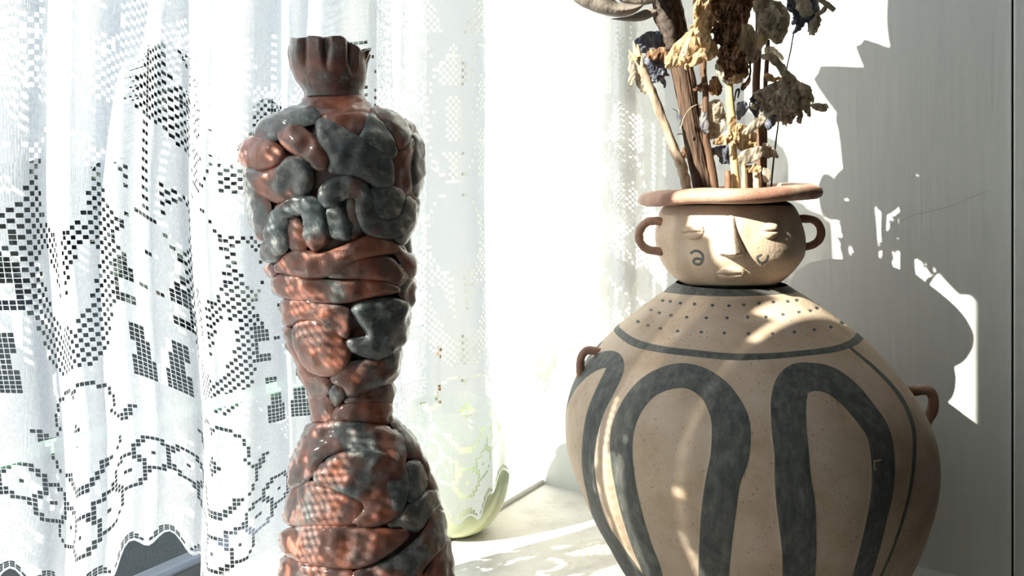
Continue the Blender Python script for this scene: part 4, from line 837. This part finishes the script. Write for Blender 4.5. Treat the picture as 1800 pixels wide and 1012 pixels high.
petal(t, 'petal', [(1352, 172), (1374, 152), (1398, 150), (1412, 168), (1404, 190), (1380, 204), (1360, 196)], 0.727, 'petal_grey', 5, 5, False, seed=67, jag=2.5)
petal(t, 'petal', [(1336, 204), (1350, 196), (1366, 200), (1362, 216), (1352, 229), (1344, 216)], 0.732, 'petal_blue', 4, 3, False, seed=66, jag=2)

t = bouquet_thing('dried_iris', 'blue and grey tattered flower on a thread thin black stem', 'flower', 1356, 0.768)
stem_tube(t, 'stem', [(1406, 30, 1.4), (1395, 60, 1.3), (1390, 88, 1.3), (1383, 120, 1.3), (1372, 190, 1.4), (1360, 280, 1.5), (1354, 350, 1.6)], 0.768, 'thread', 6, 0.05)
petal(t, 'petal', [(1380, 8), (1388, -22), (1410, -30), (1432, -10), (1441, 15), (1437, 30), (1432, 50), (1425, 62), (1420, 55), (1418, 40), (1410, 50), (1398, 59), (1393, 56), (1400, 43), (1390, 42), (1395, 28), (1385, 20)], 0.765, 'petal_blue', 9, 4, True, seed=71, jag=2)
petal(t, 'petal', [(1420, 44), (1432, 28), (1443, 29), (1442, 45), (1433, 58), (1424, 63)], 0.757, 'petal_grey', 4, 3, True, seed=72, jag=2)
petal(t, 'petal', [(1396, 0), (1404, -12), (1424, 0), (1428, 22), (1412, 30), (1402, 18)], 0.752, 'petal_grey', 4, 3, False, seed=73, jag=2)
stem_tube(t, 'tepal_stub', [(1424, -14, 5), (1440, -2, 5.2), (1455, 9, 5), (1467, 18, 4.2)], 0.757, 'petal_grey', 10, 0.3)
stem_tube(t, 'tepal_stub', [(1434, 26, 3), (1443, 22, 4), (1449, 16, 4.5), (1452, 11, 3)], 0.754, 'petal_grey', 8, 0.3)

t2 = [o for o in C.objects if o.name == 'dried_stalk'][0]
stem_tube(t2, 'tendril', [(1318, 108, 1.6), (1319, 128, 1.8), (1314, 142, 1.5), (1306, 150, 1.2), (1303, 155, 1.4), (1306, 158, 1.2), (1309, 154, 1.0)], 0.724, 'thread', 6)
stem_tube(t2, 'tendril', [(1291, 178, 1.0), (1294, 160, 1.5), (1299, 158, 2.0), (1297, 172, 1.2)], 0.73, 'thread', 6)
t3 = [o for o in C.objects if o.name == 'woody_branch'][0]
for a_ in ([(1194, 200, 0.9), (1188, 194, 0.8), (1182, 191, 0.6)], [(1203, 238, 1.0), (1196, 235, 1.0), (1190, 237, 0.8)]): stem_tube(t3, 'hair', a_, 0.75, 'stick', 5)
petal(t3, 'bark_knot', [(1199, 262), (1206, 256), (1211, 268), (1212, 280), (1204, 278), (1199, 270)], 0.757, 'petal_brown', 4, 2, True, seed=91)
t = bouquet_thing('cut_stems', 'cluster of short cut brown stems with a pale curl just above the jar rim', 'stems', 1316, 0.72)
stem_tube(t, 'stub', [(1279, 300, 4.5), (1280, 312, 5.5), (1280, 350, 6)], 0.722, 'stem_brown', 10, 0.3)
stem_tube(t, 'stub', [(1307, 291, 3.5), (1308, 310, 4), (1308, 350, 4)], 0.716, 'stalk', 8, 0.2)
stem_tube(t, 'stub', [(1315, 290, 6), (1316, 312, 6.5), (1316, 350, 6.5)], 0.724, 'stem_brown', 10, 0.3)
stem_tube(t, 'stub', [(1328, 300, 5), (1330, 318, 5.5), (1330, 350, 5.5)], 0.716, 'stick', 10, 0.2)
petal(t, 'curl', [(1316, 302), (1322, 291), (1332, 288), (1339, 298), (1334, 303), (1324, 302)], 0.708, 'petal_beige', 4, 2, True, seed=81)
petal(t, 'curl', [(1340, 300), (1346, 294), (1354, 298), (1355, 312), (1350, 321), (1342, 318)], 0.722, 'petal_grey', 3, 1, True, seed=82)
